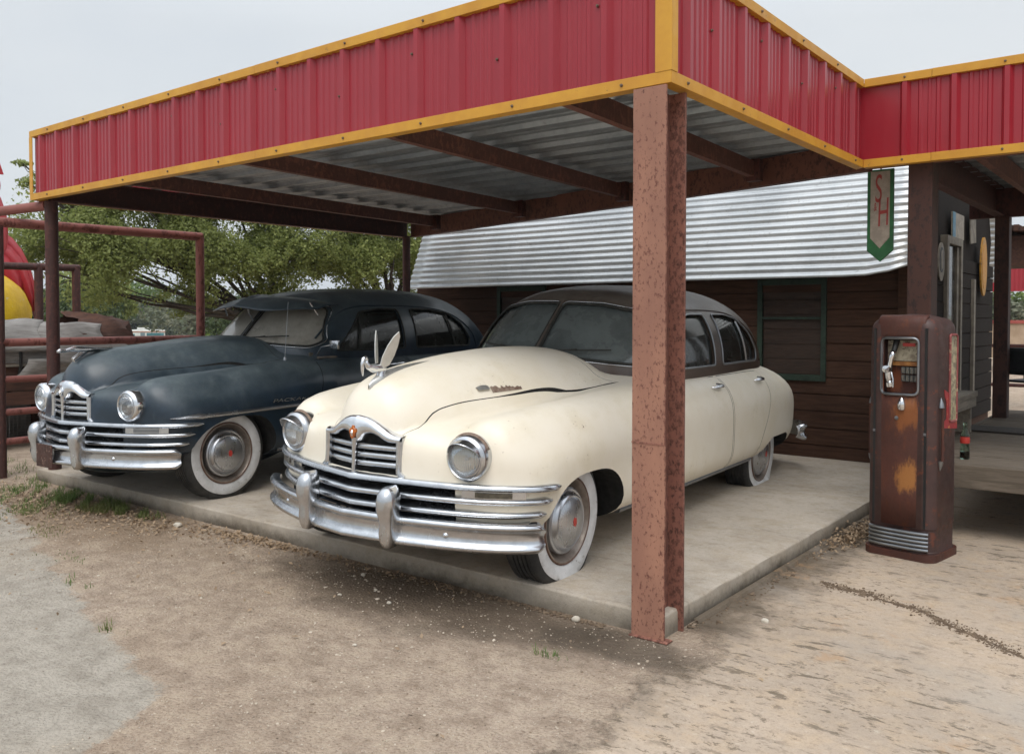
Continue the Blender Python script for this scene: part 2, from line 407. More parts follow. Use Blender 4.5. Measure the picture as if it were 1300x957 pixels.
def lens_mat():
    t=NT('fluted_lens'); tr=t.n.new('ShaderNodeBsdfTransparent'); tr.inputs[0].default_value=lin('#e6ebee'); gl=t.n.new('ShaderNodeBsdfGlossy'); gl.inputs['Roughness'].default_value=.12; gl.inputs[0].default_value=(.9,.92,.95,1)
    w=t.n.new('ShaderNodeTexWave'); w.bands_direction='Y'; w.inputs['Scale'].default_value=28; w.inputs['Distortion'].default_value=.3; t.L(t.co,w.inputs['Vector'])
    b=t.n.new('ShaderNodeBump'); b.inputs['Distance'].default_value=.004; b.inputs['Strength'].default_value=.8; t.L(w.outputs['Fac'],b.inputs['Height']); t.L(b.outputs[0],gl.inputs['Normal'])
    m1=t.n.new('ShaderNodeMixShader'); z=t.sep()[2]; t.L(t.ramp(z,.06,-.05,.22,.55),m1.inputs[0]); t.L(tr.outputs[0],m1.inputs[1]); t.L(gl.outputs[0],m1.inputs[2]); t.L(m1.outputs[0],t.out.inputs[0]); return t.m
M['lens']=lens_mat(); M['parking']=pm('parking_lens',lin('#6b675c'),lin('#4b4942'),20,.2,metal=.5); M['rim_tan']=pm('dusty_rim',lin('#9d9289'),lin('#7f746b'),9,.38,metal=.5); M['rim_edge']=pm('rusty_rim_edge',lin('#54392d'),lin('#6e5345'),25,.7)
M['reflector']=pm('lamp_reflector',lin('#e8eaec'),None,5,.22,metal=.9)
M['seat']=pm('worn_seat_cloth',lin('#6d6a62'),lin('#4c4840'),6,.9,bump=.003)
# body paints
def paint_cream():
    t=NT('cream_paint'); n=t.noise(2.2,6,.6); n2=t.noise(55,5,.75); n4=t.noise(5,4,.6)
    c=t.mix(t.ramp(n,.35,.7),lin('#e9e1d1'),lin('#e2d8c3'))
    c=t.mix(t.math('MULTIPLY',t.ramp(n4,.5,.75),.35),c,lin('#d3c7aa'))
    f=t.ramp(t.math('ADD',n2,t.math('MULTIPLY',n4,.3)),.835,.86); c=t.mix(f,c,lin('#6b4a34'))
    # darker and browner towards the bottom of the body
    z=t.sep()[2]; g=t.math('MULTIPLY',t.ramp(t.math('ADD',z,t.math('MULTIPLY',n4,.15)),.42,.22),.45); c=t.mix(g,c,lin('#a08c68'))
    t.set(color=c,rough=t.ramp(n,.3,.7,.40,.58),coat=.22,coatr=.22); t.bump(t.noise(160,3,.5),.0004); return t.m
def paint_top(name,a,b,dust,rust):
    t=NT(name); n=t.noise(3,6,.65); n2=t.noise(38,6,.75)
    c=t.mix(t.ramp(n,.35,.7),lin(a),lin(b)); nrm=t.n.new('ShaderNodeNewGeometry'); sp=t.n.new('ShaderNodeSeparateXYZ'); t.L(nrm.outputs['Normal'],sp.inputs[0])
    d=t.math('MULTIPLY',t.ramp(sp.outputs[2],.0,.95),t.ramp(n,.25,.7,.3,.75)); n6=t.noise(5,7,.75,t.coord((1,1,.4),(3,3,3))); d=t.math('MULTIPLY',d,t.ramp(n6,.3,.62,.55,1.1)); d=t.math('ADD',d,t.math('MULTIPLY',t.ramp(n6,.52,.75),.22)); c=t.mix(d,c,lin(dust))
    f=t.ramp(t.math('ADD',n2,t.math('MULTIPLY',n,.25)),.76,.82); c=t.mix(t.math('MULTIPLY',f,.8),c,lin(rust))
    t.set(color=c,rough=t.ramp(d,0,.6,.33,.68),coat=.28,coatr=.22); return t.m
M['cream']=paint_cream(); M['brown_top']=paint_top('brown_roof_paint','#36291f','#443429','#6f675e','#5c3426')
M['navy']=paint_top('faded_navy_paint','#122431','#1b2f41','#5d686a','#35384a')
M['rust_spot']=pm('rusty_primer',lin('#6a5448'),lin('#8c7b6d'),30,.9,bump=.002,bsc=90)
M['tan_trim']=pm('tarnished_belt_trim',lin('#85776a'),lin('#5f564e'),9,.45,metal=.3)
M['plate']=pm('rusted_plate',lin('#4a2f26'),lin('#3a241d'),12,.7,spots=lin('#8d7565'),sp_sc=30,sp_t=.62)
# ================================================================== wheel
def wheel(parent,hub,side,zg,mat_tyre=None,steer=0):
    w=empty('wheel',hub,(0,0,math.radians(steer))); w.parent=parent
    R=.352
    # profile (r, a) a = outward axial coordinate (0 = outer face)
    tread=[(.20,-.19),(.26,-.20),(.315,-.195),(.343,-.175),(R,-.15)]
    for k in range(5):
        a=-.145+k*.026; tread+=[(R,a),(R,a+.017),(R-.008,a+.019),(R-.008,a+.024)]
    tread+=[(R,-.022),(.345,-.008),(.325,.004),(.312,.008)]
    ww=[(.312,.008),(.309,.0105),(.28,.012),(.25,.008),(.232,.001),(.226,-.006)]
    def mk(prof,n=72):
        m=MB(); P=[]
        for r,a in prof:
            row=[]
            for k in range(n):
                t=2*PI*k/n; x=r*math.cos(t); z=r*math.sin(t); aa=a
                lim=zg-hub[2]
                if z<lim+.06:
                    q=min(1,(lim+.06-z)/.10); aa=a+.02*q*(1 if a>-.095 else -1)*(1 if r>.22 else 0)
                if z<lim: z=lim+.001*(R-r)
                elif z<lim+.02: z=lim+.02*((z-lim)/.02)
                row.append((x,side*aa,z))
            P.append(row)
        m.grid(P,closev=True); return m
    mk(tread).build('tyre',M['rubber'],w,True,40)
    mk(ww).build('white_wall',M['white_wall'],w,True,60)
    def lat(prof,n=48):
        m=MB(); m.grid([[(r*math.cos(2*PI*k/n),side*a,r*math.sin(2*PI*k/n)) for k in range(n)] for r,a in prof],closev=True); return m
    rm=lat([(.226,.006),(.219,.008),(.212,-.002),(.207,-.016),(.198,-.028),(.188,-.040),(.18,-.050),(.10,-.052),(.001,-.052)]).build('rim',M['rim_tan'],w,True,50)
    lat([(.235,-.004),(.234,.006),(.229,.010),(.2255,.0062)]).build('rim_edge',M['rim_edge'],rm,True,50)
    hc=lat([(.178,-.04),(.180,-.016),(.176,-.004),(.166,.002),(.156,-.001),(.151,.005),(.146,.018),(.135,.026),(.128,.024),(.115,.031),(.08,.040),(.04,.046),(.001,.048)]).build('hubcap',M['hubcap'],w,True,40)
    m=MB(); m.prism([(.017*math.cos(PI/3*k+.2),.026*math.sin(PI/3*k+.2)) for k in range(6)],side*.044,side*.0505,'y'); e=m.build('hub_emblem',M['red'],hc)
    m=MB(); m.tube([(.0,side*-.15,0),(0,side*-.35,0)],.06,12); m.build('axle_end',M['dark'],w,True)
    return w
# ================================================================== car assembly
def text_mesh(s,size,ext=.002,shear=0,align='CENTER'):
    c=bpy.data.curves.new('t','FONT'); c.body=s; c.size=size; c.extrude=ext; c.shear=shear; c.align_x=align; c.align_y='CENTER'
    o=bpy.data.objects.new('t',c); COL.objects.link(o); dg=bpy.context.evaluated_depsgraph_get(); me=bpy.data.meshes.new_from_object(o.evaluated_get(dg)); bpy.data.objects.remove(o); return me
BAR_HALF=[(.705,0),(.655,.25),(.60,.46),(.525,.66),(.425,.82),(.30,.93),(.19,.968)]
def car(name,loc,yaw,roll,label,paint,top,glass,kind):
    C=CARM
    root=empty(name,loc,(math.radians(-roll),0,math.radians(-90+yaw)),label,'car')
    navy=kind=='navy'
    lift=.03 if navy else 0
    up=empty  # noqa
    def P(n,mb,mats,par=root,**k):
        o=mb.build(n,mats,par,**k); return o
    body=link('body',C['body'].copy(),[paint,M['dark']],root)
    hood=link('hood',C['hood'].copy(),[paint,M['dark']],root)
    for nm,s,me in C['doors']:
        d=link('door',me.copy(),[paint,M['dark']],root)
        hx=-2.09 if nm=='f' else -2.93
        if nm=='r': hx=-2.98
        hz=.915
        y=float(project(f_body,[(hx,hz)],'y',s)[0][1])
        m=MB(); m.tube([(hx-.02,y+s*-.01,hz),(hx-.02,y+s*.035,hz),(hx+.05,y+s*.04,hz),(hx+.11,y+s*.03,hz-.003),(hx+.125,y+s*.012,hz-.004)],[.02,.014,.011,.010,.005],10); m.build('door_handle',M['chrome_bright'],d,smooth=True)
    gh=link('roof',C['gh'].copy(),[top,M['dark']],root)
    # ---- glass
    for a in (1,-1):
        g=pane(f_gh,offs([(a*y,z) for y,z in ws],-.012),'x',1,-.014,-1.9).build('windshield',glass,root,smooth=True,angle=180)
        pts=[(a*y,z) for y,z in densify(ws,.04)]
        strip_on(f_gh,pts,'x',1,.009,.004,start=-1.9,closed=True,n=6).build('windshield_seal',M['trim_rubber'],g,smooth=True,angle=180)
        strip_on(f_gh,[(a*y,z) for y,z in densify(offs(ws,-.014),.04)],'x',1,.005,.004,start=-1.9,closed=True,n=6).build('windshield_trim',M['chrome'] ,g,smooth=True,angle=180)
        for pl in (win_f,win_r):
            g=pane(f_gh,offs(pl,-.012),'y',a,-.018).build('side_window',M['glass_side'],root,smooth=True,angle=180)
            strip_on(f_gh,densify(pl,.04),'y',a,.008,.003,closed=True,n=6).build('window_seal',M['steel_dull'] if not navy else M['trim_rubber'],g,smooth=True,angle=180)
            # vent division bar
            if pl is win_f: q=[(-1.70,1.06),(-1.78,1.38)]
            else: q=[(-2.98,1.06),(-2.93,1.37)]
            strip_on(f_gh,[tuple(np.array(q[0])*(1-t)+np.array(q[1])*t) for t in np.linspace(0,1,8)],'y',a,.010,-.004,n=6).build('vent_bar',M['steel_dull'] if not navy else M['trim_rubber'],g,smooth=True)
    pane(f_gh,rw,'x',-1,-.014,-2.6).build('rear_window',M['glass_side'],root,smooth=True,angle=180)
    strip_on(f_gh,[(0,z) for z in np.linspace(1.145,1.49,14)],'x',1,.011,.003,start=-1.9,n=8).build('windshield_divider',M['brown_top'] if not navy else M['steel_dull'],root,smooth=True)
    # drip rail over the doors
    for a in (1,-1):
        pts=[(-1.30,1.16),(-1.42,1.27),(-1.56,1.375),(-1.70,1.425),(-1.95,1.452),(-2.3,1.455),(-2.65,1.445),(-2.93,1.405),(-3.15,1.31),(-3.32,1.16),(-3.36,1.04)]
        fx=pchip(range(len(pts)),[p[0] for p in pts]); fz=pchip(range(len(pts)),[p[1] for p in pts]); tt=np.linspace(0,len(pts)-1,50)
        strip_on(f_gh,[(float(fx(t)),float(fz(t))) for t in tt],'y',a,.009,.002,n=6).build('drip_rail',top,root,smooth=True)
    # belt moulding
    for a in (1,-1):
        strip_on(f_body,[(x,.992-.0) for x in np.linspace(-1.22,-3.45,50)],'y',a,.011,.004,n=8).build('belt_moulding',M['steel_dull'] if not navy else M['tan_trim'],root,smooth=True)
        strip_on(f_body,[(x,.285) for x in np.linspace(-.60,-2.86,30)],'y',a,.022,-.004,n=8).build('sill_moulding',M['steel_dull'],root,smooth=True)
    # ---- interior
    m=MB()
    for x in (-1.95,-2.85):
        m.cur=0
        P_=[]
        for z,dx,w in ((.5,.0,.62),(.95,.02,.62),(1.12,-.04,.60),(1.17,-.09,.55),(1.12,-.15,.60),(.5,-.17,.62)):
            P_.append([(x+dx,-w,z),(x+dx,-w*.5,z+.005),(x+dx,0,z),(x+dx,w*.5,z+.005),(x+dx,w,z)])
        s=MB(); s.grid(P_); s.box(x-.02,x+.5,-.62,.62,.5,.72); s.build('seat',M['seat'],root,smooth=True)
    m=MB(); m.tube([(-1.50+.08*math.sin(t)*.5,.36+.2*math.cos(t),1.04+.19*math.sin(t)) for t in np.linspace(0,2*PI,25)[:-1]],.012,8,closed=True); m.tube([(-1.48,.36,1.04),(-1.25,.36,.95)],.02,8); m.tube([(-1.5,.17,1.04),(-1.5,.55,1.04)],.009,6); m.build('steering_wheel',M['trim_rubber'],root,smooth=True)
    m=MB(); m.box(-1.22,-1.34,-.69,.69,.80,1.04); m.build('dashboard',M['seat'],root,bevel=.01)
    # ---- front bars
    mats=M['chrome']
    def bar(z,prof,half,nm,y0=None,mat=None):
        path=sympath(half); Pq=sweep(path,[(o,z+dz) for o,dz in prof]); 
        for ei,sc_ in ((0,.25),(1,.6),(2,.85)):
            for e_ in (ei,len(Pq)-1-ei):
                cxm=sum(p[0] for p in Pq[e_])/len(prof); cym=sum(p[1] for p in Pq[e_])/len(prof); k_=sc_ if nm!='bumper' else (1+sc_)/2
                Pq[e_]=[(cxm+(p[0]-cxm)*k_,cym+(p[1]-cym)*k_,z+(p[2]-z)*k_) for p in Pq[e_]]
        m=MB(); m.grid(Pq,closev=True)
        n=len(prof); m.f.append(tuple(range(n))); m.f.append(tuple(len(m.v)-n+i for i in range(n-1,-1,-1))); m.mi+=[0,0]
        return m.build(nm,mat or mats,root,smooth=True,angle=50)
    bp=[(-.10,.038),(-.05,.030),(-.014,.018),(.004,.013),(.012,.004),(.012,-.006),(.004,-.014),(-.012,-.016),(-.06,-.016)]
    bar(.566,[(-.14,.020),(-.05,.019),(-.022,.010),(-.012,.017),(.002,.017),(.013,.009),(.015,-.004),(.006,-.014),(-.012,-.016),(-.06,-.016)],BAR_HALF,'grille_bar')
    bar(.497,bp,[(x-.002,y*.985) for x,y in BAR_HALF[:-1]]+[(.235,.945)],'grille_bar')
    bar(.430,bp,[(x-.006,y*.975) for x,y in BAR_HALF[:-1]]+[(.262,.925)],'grille_bar')
    m=MB(); m.grid(sweep(sympath([(.63,0),(.55,.35),(.49,.5)]),[(0,.59),(0,.40)])); m.build('grille_backing',M['dark'],root,smooth=True)
    # parking lamps
    for a in (1,-1):
        path=sympath(BAR_HALF); seg=[p for p in path if .66<a*p[1]<.86]
        if a<0: pass
        def sw(dy0,dy1,o0,o1,z0,z1):
            s=[p for p in path if dy0<a*p[1]<dy1]; m=MB(); m.grid(sweep(s,[(o0,z0),(o1,z0),(o1,z1),(o0,z1)]),closev=True); m.f+= [(0,1,2,3),tuple(len(m.v)-1-i for i in range(4))]; m.mi+=[0,0]; return m
        q=sw(.60,.88,-.05,-.004,.513,.552).build('parking_lamp',M['chrome'],root)
        sw(.66,.83,-.03,.002,.519,.546).build('lamp_lens',M['parking'] if not navy else M['steel_dull'],q,smooth=True)
    # ---- bumper
    BH=[(.745,0),(.70,.28),(.64,.5),(.56,.70),(.46,.86),(.395,.925),(.36,.945),(.34,.95)]
    pf=[(-.03,.065),(.0,.072),(.018,.068),(.026,.056),(.024,.044),(.012,.036),(.004,.02),(.002,0),(.004,-.02),(.012,-.036),(.024,-.044),(.026,-.056),(.018,-.068),(0,-.072),(-.03,-.065),(-.012,-.03),(-.014,.03)]
    bar(.335,pf,BH,'bumper')
    m=MB(); m.grid(sweep(sympath([(.70,0),(.65,.3),(.57,.55),(.46,.75),(.35,.88)]),[(-.16,.405),(-.05,.402),(-.02,.39)])); m.build('splash_pan',M['chrome'],root,smooth=True)
    for a in (1,-1):
        for yy,xx in ((.58,.607),(.60,.60)):
            pass
        m=MB(); m.lathe([(.016,0),(.015,.006),(.009,.012),(.001,.014)],16,Matrix.Translation((.615,a*.56,.335))@Matrix.Rotation(a*.42,4,'Z')@Matrix.Rotation(PI/2,4,'Y')); m.build('bumper_bolt',M['chrome_bright'],root,smooth=True)
        # guards
        G=[(.245,.012,.015),(.252,.026,.030),(.28,.037,.043),(.32,.041,.050),(.365,.038,.048),(.40,.044,.055),(.44,.051,.068),(.485,.052,.07),(.52,.046,.060),(.54,.034,.042),(.551,.018,.02),(.554,.003,.004)]
        Pg=[]
        for z,w,dp in G:
            row=[]
            for k in range(24):
                t=2*PI*k/24; c,s=math.cos(t),math.sin(t)
                row.append((.725+ (dp*abs(c)**.8 if c>0 else -.05*abs(c)**.6),a*.285+w*(abs(s)**.75)*(1 if s>0 else -1),z))
            Pg.append(row)
        m=MB(); m.grid(Pg,closev=True); m.f.append(tuple(range(24))); m.mi.append(0); m.build('bumper_guard',M['chrome'],root,smooth=True,angle=70)
        # bumper bracket
        m=MB(); m.box(.3,.60,a*.42-.02,a*.42+.02,.30,.37); m.build('bumper_bracket',M['dark'],root)
    # rear bumper
    RB=[(-4.36,0),(-4.35,.3),(-4.30,.6),(-4.20,.82),(-4.06,.96),(-3.90,1.0)]
    path=sympath(RB); Pq=sweep(path,[(-o,.40+dz) for o,dz in pf]); e0=[(x-.012,y*.995,.40+(z-.40)*.75) for x,y,z in Pq[0]]; e1=[(x+.012,y*.99,.40+(z-.40)*.75) for x,y,z in Pq[-1]]; Pq=[[(x+.03,y*.99,z) for x,y,z in e0]]+Pq+[[(x+.02,y*.98,z) for x,y,z in e1]]; m=MB(); m.grid(Pq,closev=True); nn=len(pf); m.f+=[tuple(range(nn)),tuple(len(m.v)-nn+i for i in range(nn-1,-1,-1))]; m.mi+=[0,0]; m.build('rear_bumper',M['chrome'],root,smooth=True,angle=50)
    # ---- grille
    xg=lambda y: .672-.16*abs(y)-.25*y*y
    zo=pchip([0,.05,.10,.15,.20,.235,.26],[.872,.868,.853,.825,.796,.786,.784]); zi=pchip([0,.02,.05,.09,.13,.17,.20,.26],[.735,.745,.778,.787,.777,.757,.748,.748])
    GW=.262
    ys=np.linspace(-GW,GW,61); Pq=[]
    for y in ys:
        a,b=float(zi(abs(y))),float(zo(abs(y))); h=b-a; x=xg(y)
        Pq.append([(x-.05,y,a),(x+.000,y,a),(x+.012,y,a+h*.12),(x+.020,y,a+h*.35),(x+.018,y,a+h*.6),(x+.008,y,a+h*.85),(x-.008,y,b),(x-.10,y,b+.004)])
    gr=empty('grille'); gr.parent=root
    m=MB(); m.grid(Pq,flip=True); hd=m.build('grille_header',M['chrome_bright'],gr,smooth=True,angle=60)
    for a in (1,-1):
        m=MB(); x=xg(GW); m.tube([(x+.004,a*(GW-.012),.76),(x+.004,a*(GW-.012),.66),(x+.006,a*(GW-.010),.60),(x+.0,a*(GW+.02),.575)],[.019,.018,.018,.016],10); m.box(x-.10,x+.002,a*(GW-.026),a*(GW+.004),.58,.775); m.build('grille_side',M['chrome'],gr,smooth=True)
        for z in (.715,.672,.629):
            Pq=[]
            for y in np.linspace(.005,GW-.015,16):
                x=xg(y)-.012
                Pq.append([(x-.06,a*y,z+.016),(x-.012,a*y,z+.016),(x+.002,a*y,z+.011),(x+.006,a*y,z),(x+.002,a*y,z-.011),(x-.012,a*y,z-.015),(x-.06,a*y,z-.015)])
            m=MB(); m.grid(Pq,flip=a<0); m.build('grille_slat',M['chrome'],gr,smooth=True,angle=60)
    m=MB(); m.tube([(.682,0,.76),(.684,0,.70),(.684,0,.60),(.684,0,.57)],[.016,.011,.010,.014],10); m.build('grille_post',M['chrome'],gr,smooth=True)
    m=MB(); m.grid([[(xg(y)-.055,y,.58),(xg(y)-.055,y,.80)] for y in np.linspace(-GW,GW,20)]); m.build('grille_back',M['dark'],gr)
    m=MB(); m.prism([(0,.755),(.012,.765),(.014,.778),(.022,.792),(.016,.806),(.006,.812),(0,.826),(-.006,.812),(-.016,.806),(-.022,.792),(-.014,.778),(-.012,.765)],.690,.702,'x'); m.build('grille_emblem',M['orange'] if not navy else M['chrome_bright'],gr,bevel=.002)
    m=MB(); m.tube([(.700,0,.772),(.706,.003,.788),(.700,.0,.800)],[.007,.008,.005],8); m.build('emblem_boss',M['chrome_bright'],gr,smooth=True)
    # ---- headlights
    for a in (1,-1):
        yy=a*.608; H=empty('headlight',(.535,yy,.705),(0,math.radians(2),math.radians(a*5))); H.parent=root
        rx=Matrix.Rotation(PI/2,4,'Y')
        m=MB(); m.lathe([(.104,-.19),(.113,-.05),(.116,-.004),(.106,.008),(.098,.014),(.094,.010),(.090,.004)],48,rx); m.build('bezel',M['chrome_bright'] if navy else M['chrome'],H,smooth=True,angle=60)
        m=MB(); m.lathe([(.090,.004),(.084,.006),(.083,.014),(.079,.016),(.076,.010)],48,rx); m.build('retaining_ring',M['chrome'],H,smooth=True,angle=60)
        m=MB(); m.lathe([(.079,.008),(.074,.018),(.06,.027),(.04,.034),(.02,.037),(.0005,.038)],40,rx); g=m.build('headlight_lens',M['lens'],H,smooth=True,angle=180)
        m=MB(); m.lathe([(.079,.004),(.07,-.015),(.05,-.038),(.025,-.05),(.0005,-.052)],40,rx); m.build('reflector',M['reflector'],H,smooth=True,angle=180)
        m=MB(); m.tube([(-.045,0,0),(-.005,0,0)],[.012,.010],10); m.build('bulb',M['white_wall'],H,smooth=True)
        if not navy:
            Pq=[]
            for k in range(25):
                t=math.radians(12+156*k/24); w=math.sin((t-math.radians(12))/math.radians(156)*PI)
                row=[]
                for j in range(7):
                    u=j/6; r=.097-.012*u*w; row.append((.008+ (.012+.060*w)*u,r*math.cos(t),r*math.sin(t)+.002))
                Pq.append(row)
            m=MB(); m.grid(Pq); o=m.build('headlight_visor',M['chrome'],H,smooth=True,angle=180); md=o.modifiers.new('s','SOLIDIFY'); md.thickness=.003
            m=MB(); Pq=[]
            for r_ in (.110,.118,.125):
                Pq.append([( -.030-(r_-.112)*.9,r_*math.cos(t),r_*math.sin(t)) for t in np.linspace(math.radians(25),math.radians(140),16)])
            m.grid(Pq); o=m.build('rusty_edge',M['rust_spot'],H,smooth=True); md=o.modifiers.new('s','SOLIDIFY'); md.thickness=.012
    
    # cowl trim, wipers
    for a in (1,-1):
        Pp=project(f_gh,[(a*(.10+.40*t),1.150+.02*t) for t in np.linspace(0,1,6)],'x',1,.02,-1.9)
        m=MB(); m.tube([tuple(p) for p in Pp],.006,6); Pq=project(f_gh,[(a*.12,1.14),(a*.30,1.162)],'x',1,.028,-1.9); m.tube([tuple(p) for p in Pq],.005,6); m.build('wiper',M['trim_rubber'],root,smooth=True)
    ztop=lambda x,y: project(f_body,[(x,y)],'z',1,0,.6)[0][2]
    if not navy:
        # swan ornament
        o=empty('hood_ornament'); o.parent=root
        z0=float(ztop(.50,0))
        Pq=[]
        for k in range(26):
            u=k/25; x=.585-.50*u; w=.034*(1-u)**.8*min(1,u*6+.15); z=float(ztop(x,0))
            hgt=.030*(1-u)+.004
            Pq.append([(x,w*math.cos(t),z-.004+hgt*math.sin(t)) for t in np.linspace(0,PI,9)])
        m=MB(); m.grid(Pq); m.build('ornament_spear',M['wing'],o,smooth=True,angle=180)
        bx,bz=.555,z0+.01
        m=MB(); m.tube([(.455,0,bz+.012),(.47,0,bz+.035),(.51,0,bz+.045),(.555,0,bz+.045),(.59,0,bz+.055),(.612,0,bz+.078),(.615,0,bz+.10),(.600,0,bz+.115),(.630,0,bz+.118),(.648,0,bz+.095),(.652,0,bz+.06),(.650,0,bz+.03)][:6]+[(.610,0,bz+.078),(.605,0,bz+.094),(.614,0,bz+.105),(.628,0,bz+.097),(.636,0,bz+.07),(.635,0,bz+.035),(.630,0,bz+.008)],[.006,.018,.026,.024,.016,.011,.009,.009,.010,.011,.010,.008,.003],12); m.build('swan_body',M['chrome_bright'],o,smooth=True,angle=180)
        m=MB(); m.tube([(.50,0,bz-.02),(.49,0,bz+.04)],[.03,.018],12); m.build('ornament_foot',M['chrome'],o,smooth=True)
        for a in (1,-1):
            wp=[(.508,.005),(.520,.025),(.515,.07),(.497,.13),(.474,.178),(.452,.205),(.444,.18),(.447,.13),(.458,.075),(.476,.025)]
            m=MB(); n=len(wp)
            front=[(x,a*(.012+z*.16+(.52-x)*.55)+a*.003,bz+.035+z) for x,z in wp]; backp=[(x,a*(.012+z*.16+(.52-x)*.55)-a*.003,bz+.035+z) for x,z in wp]
            m.v=front+backp; m.f=[tuple(range(n)),tuple(range(2*n-1,n-1,-1))]+[(i,(i+1)%n,n+(i+1)%n,n+i) for i in range(n)]; m.mi=[0]*(n+2); m.build('swan_wing',M['wing'],o,bevel=.0015)
    else:
        o=empty('hood_ornament'); o.parent=root; z0=float(ztop(.52,0))+.006
        m=MB(); m.tube([(.72,0,z0+.035),(.70,0,z0+.043),(.675,0,z0+.04),(.65,0,z0+.043),(.60,0,z0+.055),(.54,0,z0+.05),(.45,0,z0+.045),(.25,0,z0+.05)],[.008,.016,.012,.012,.022,.024,.018,.004],12); m.build('ornament_body',M['chrome'],o,smooth=True,angle=180)
        m=MB(); m.tube([(.60,0,z0-.03),(.50,0,z0+.04)],[.02,.02],10); m.build('ornament_foot',M['chrome'],o,smooth=True)
        for a in (1,-1):
            wp=[(.62,.0),(.57,.05),(.50,.07),(.40,.06),(.28,.035),(.40,.02),(.52,.0)]
            m=MB(); n=len(wp); m.v=[(x,a*y,z0+.052) for x,y in wp]+[(x,a*y,z0+.046) for x,y in wp]; m.f=[tuple(range(n)),tuple(range(2*n-1,n-1,-1))]+[(i,(i+1)%n,n+(i+1)%n,n+i) for i in range(n)]; m.mi=[0]*(n+2); m.build('ornament_wing',M['chrome'],o)
    # ---- wheels
    r=math.radians(roll)
    xf=-.11 if navy else -.03
    for x,a in ((xf,1),(xf,-1),(-3.20,1),(-3.20,-1)):
        zg=a*.88*math.tan(r)-lift+(.006 if navy else .011)
        if navy: hz=.345-lift
        else: hz=.334 if x>-1 else .28
        hub=(x,a*(.865 if x>-1 else .85),hz)
        wheel(root,hub,a,max(zg,hz-.352) if navy else max(zg,hz-.35),steer=0)
    root.location.z+=lift
    if not navy:
        # torn corner on the hood edge and rust
        yb=float(seam(.02))-.03
        z=float(ztop(.0,yb))
        m=MB(); Pq=[]
        for k in range(14):
            u=k/13; x=.09-.16*u; y=float(seam(x))-.030
            zz=float(ztop(x,y)); Pq.append([(x,y-.028*math.sin(PI*min(1,u*1.1+.15)),zz+.003),(x,y-.01,zz+.024*math.sin(PI*min(1,u+.2))+.003),(x,y+.012,zz+.004)])
        m=MB(); m.grid(Pq[:8]); m.build('hood_latch',M['wing'],hood,smooth=True)
        Pq=[]; rr=random.Random(3)
        for k in range(20):
            u=k/19; x=-.01-.23*u; y=float(seam(x))-.014
            w=.03*(1-u*.6)*(.6+.6*rr.random()); Pq.append([(x,y-w,float(ztop(x,y-w))+.0025),(x,y,float(ztop(x,y))+.0035)])
        m=MB(); m.grid(Pq); m.build('rust_patch',M['rust_spot'],hood,smooth=True)
    return root,ztop
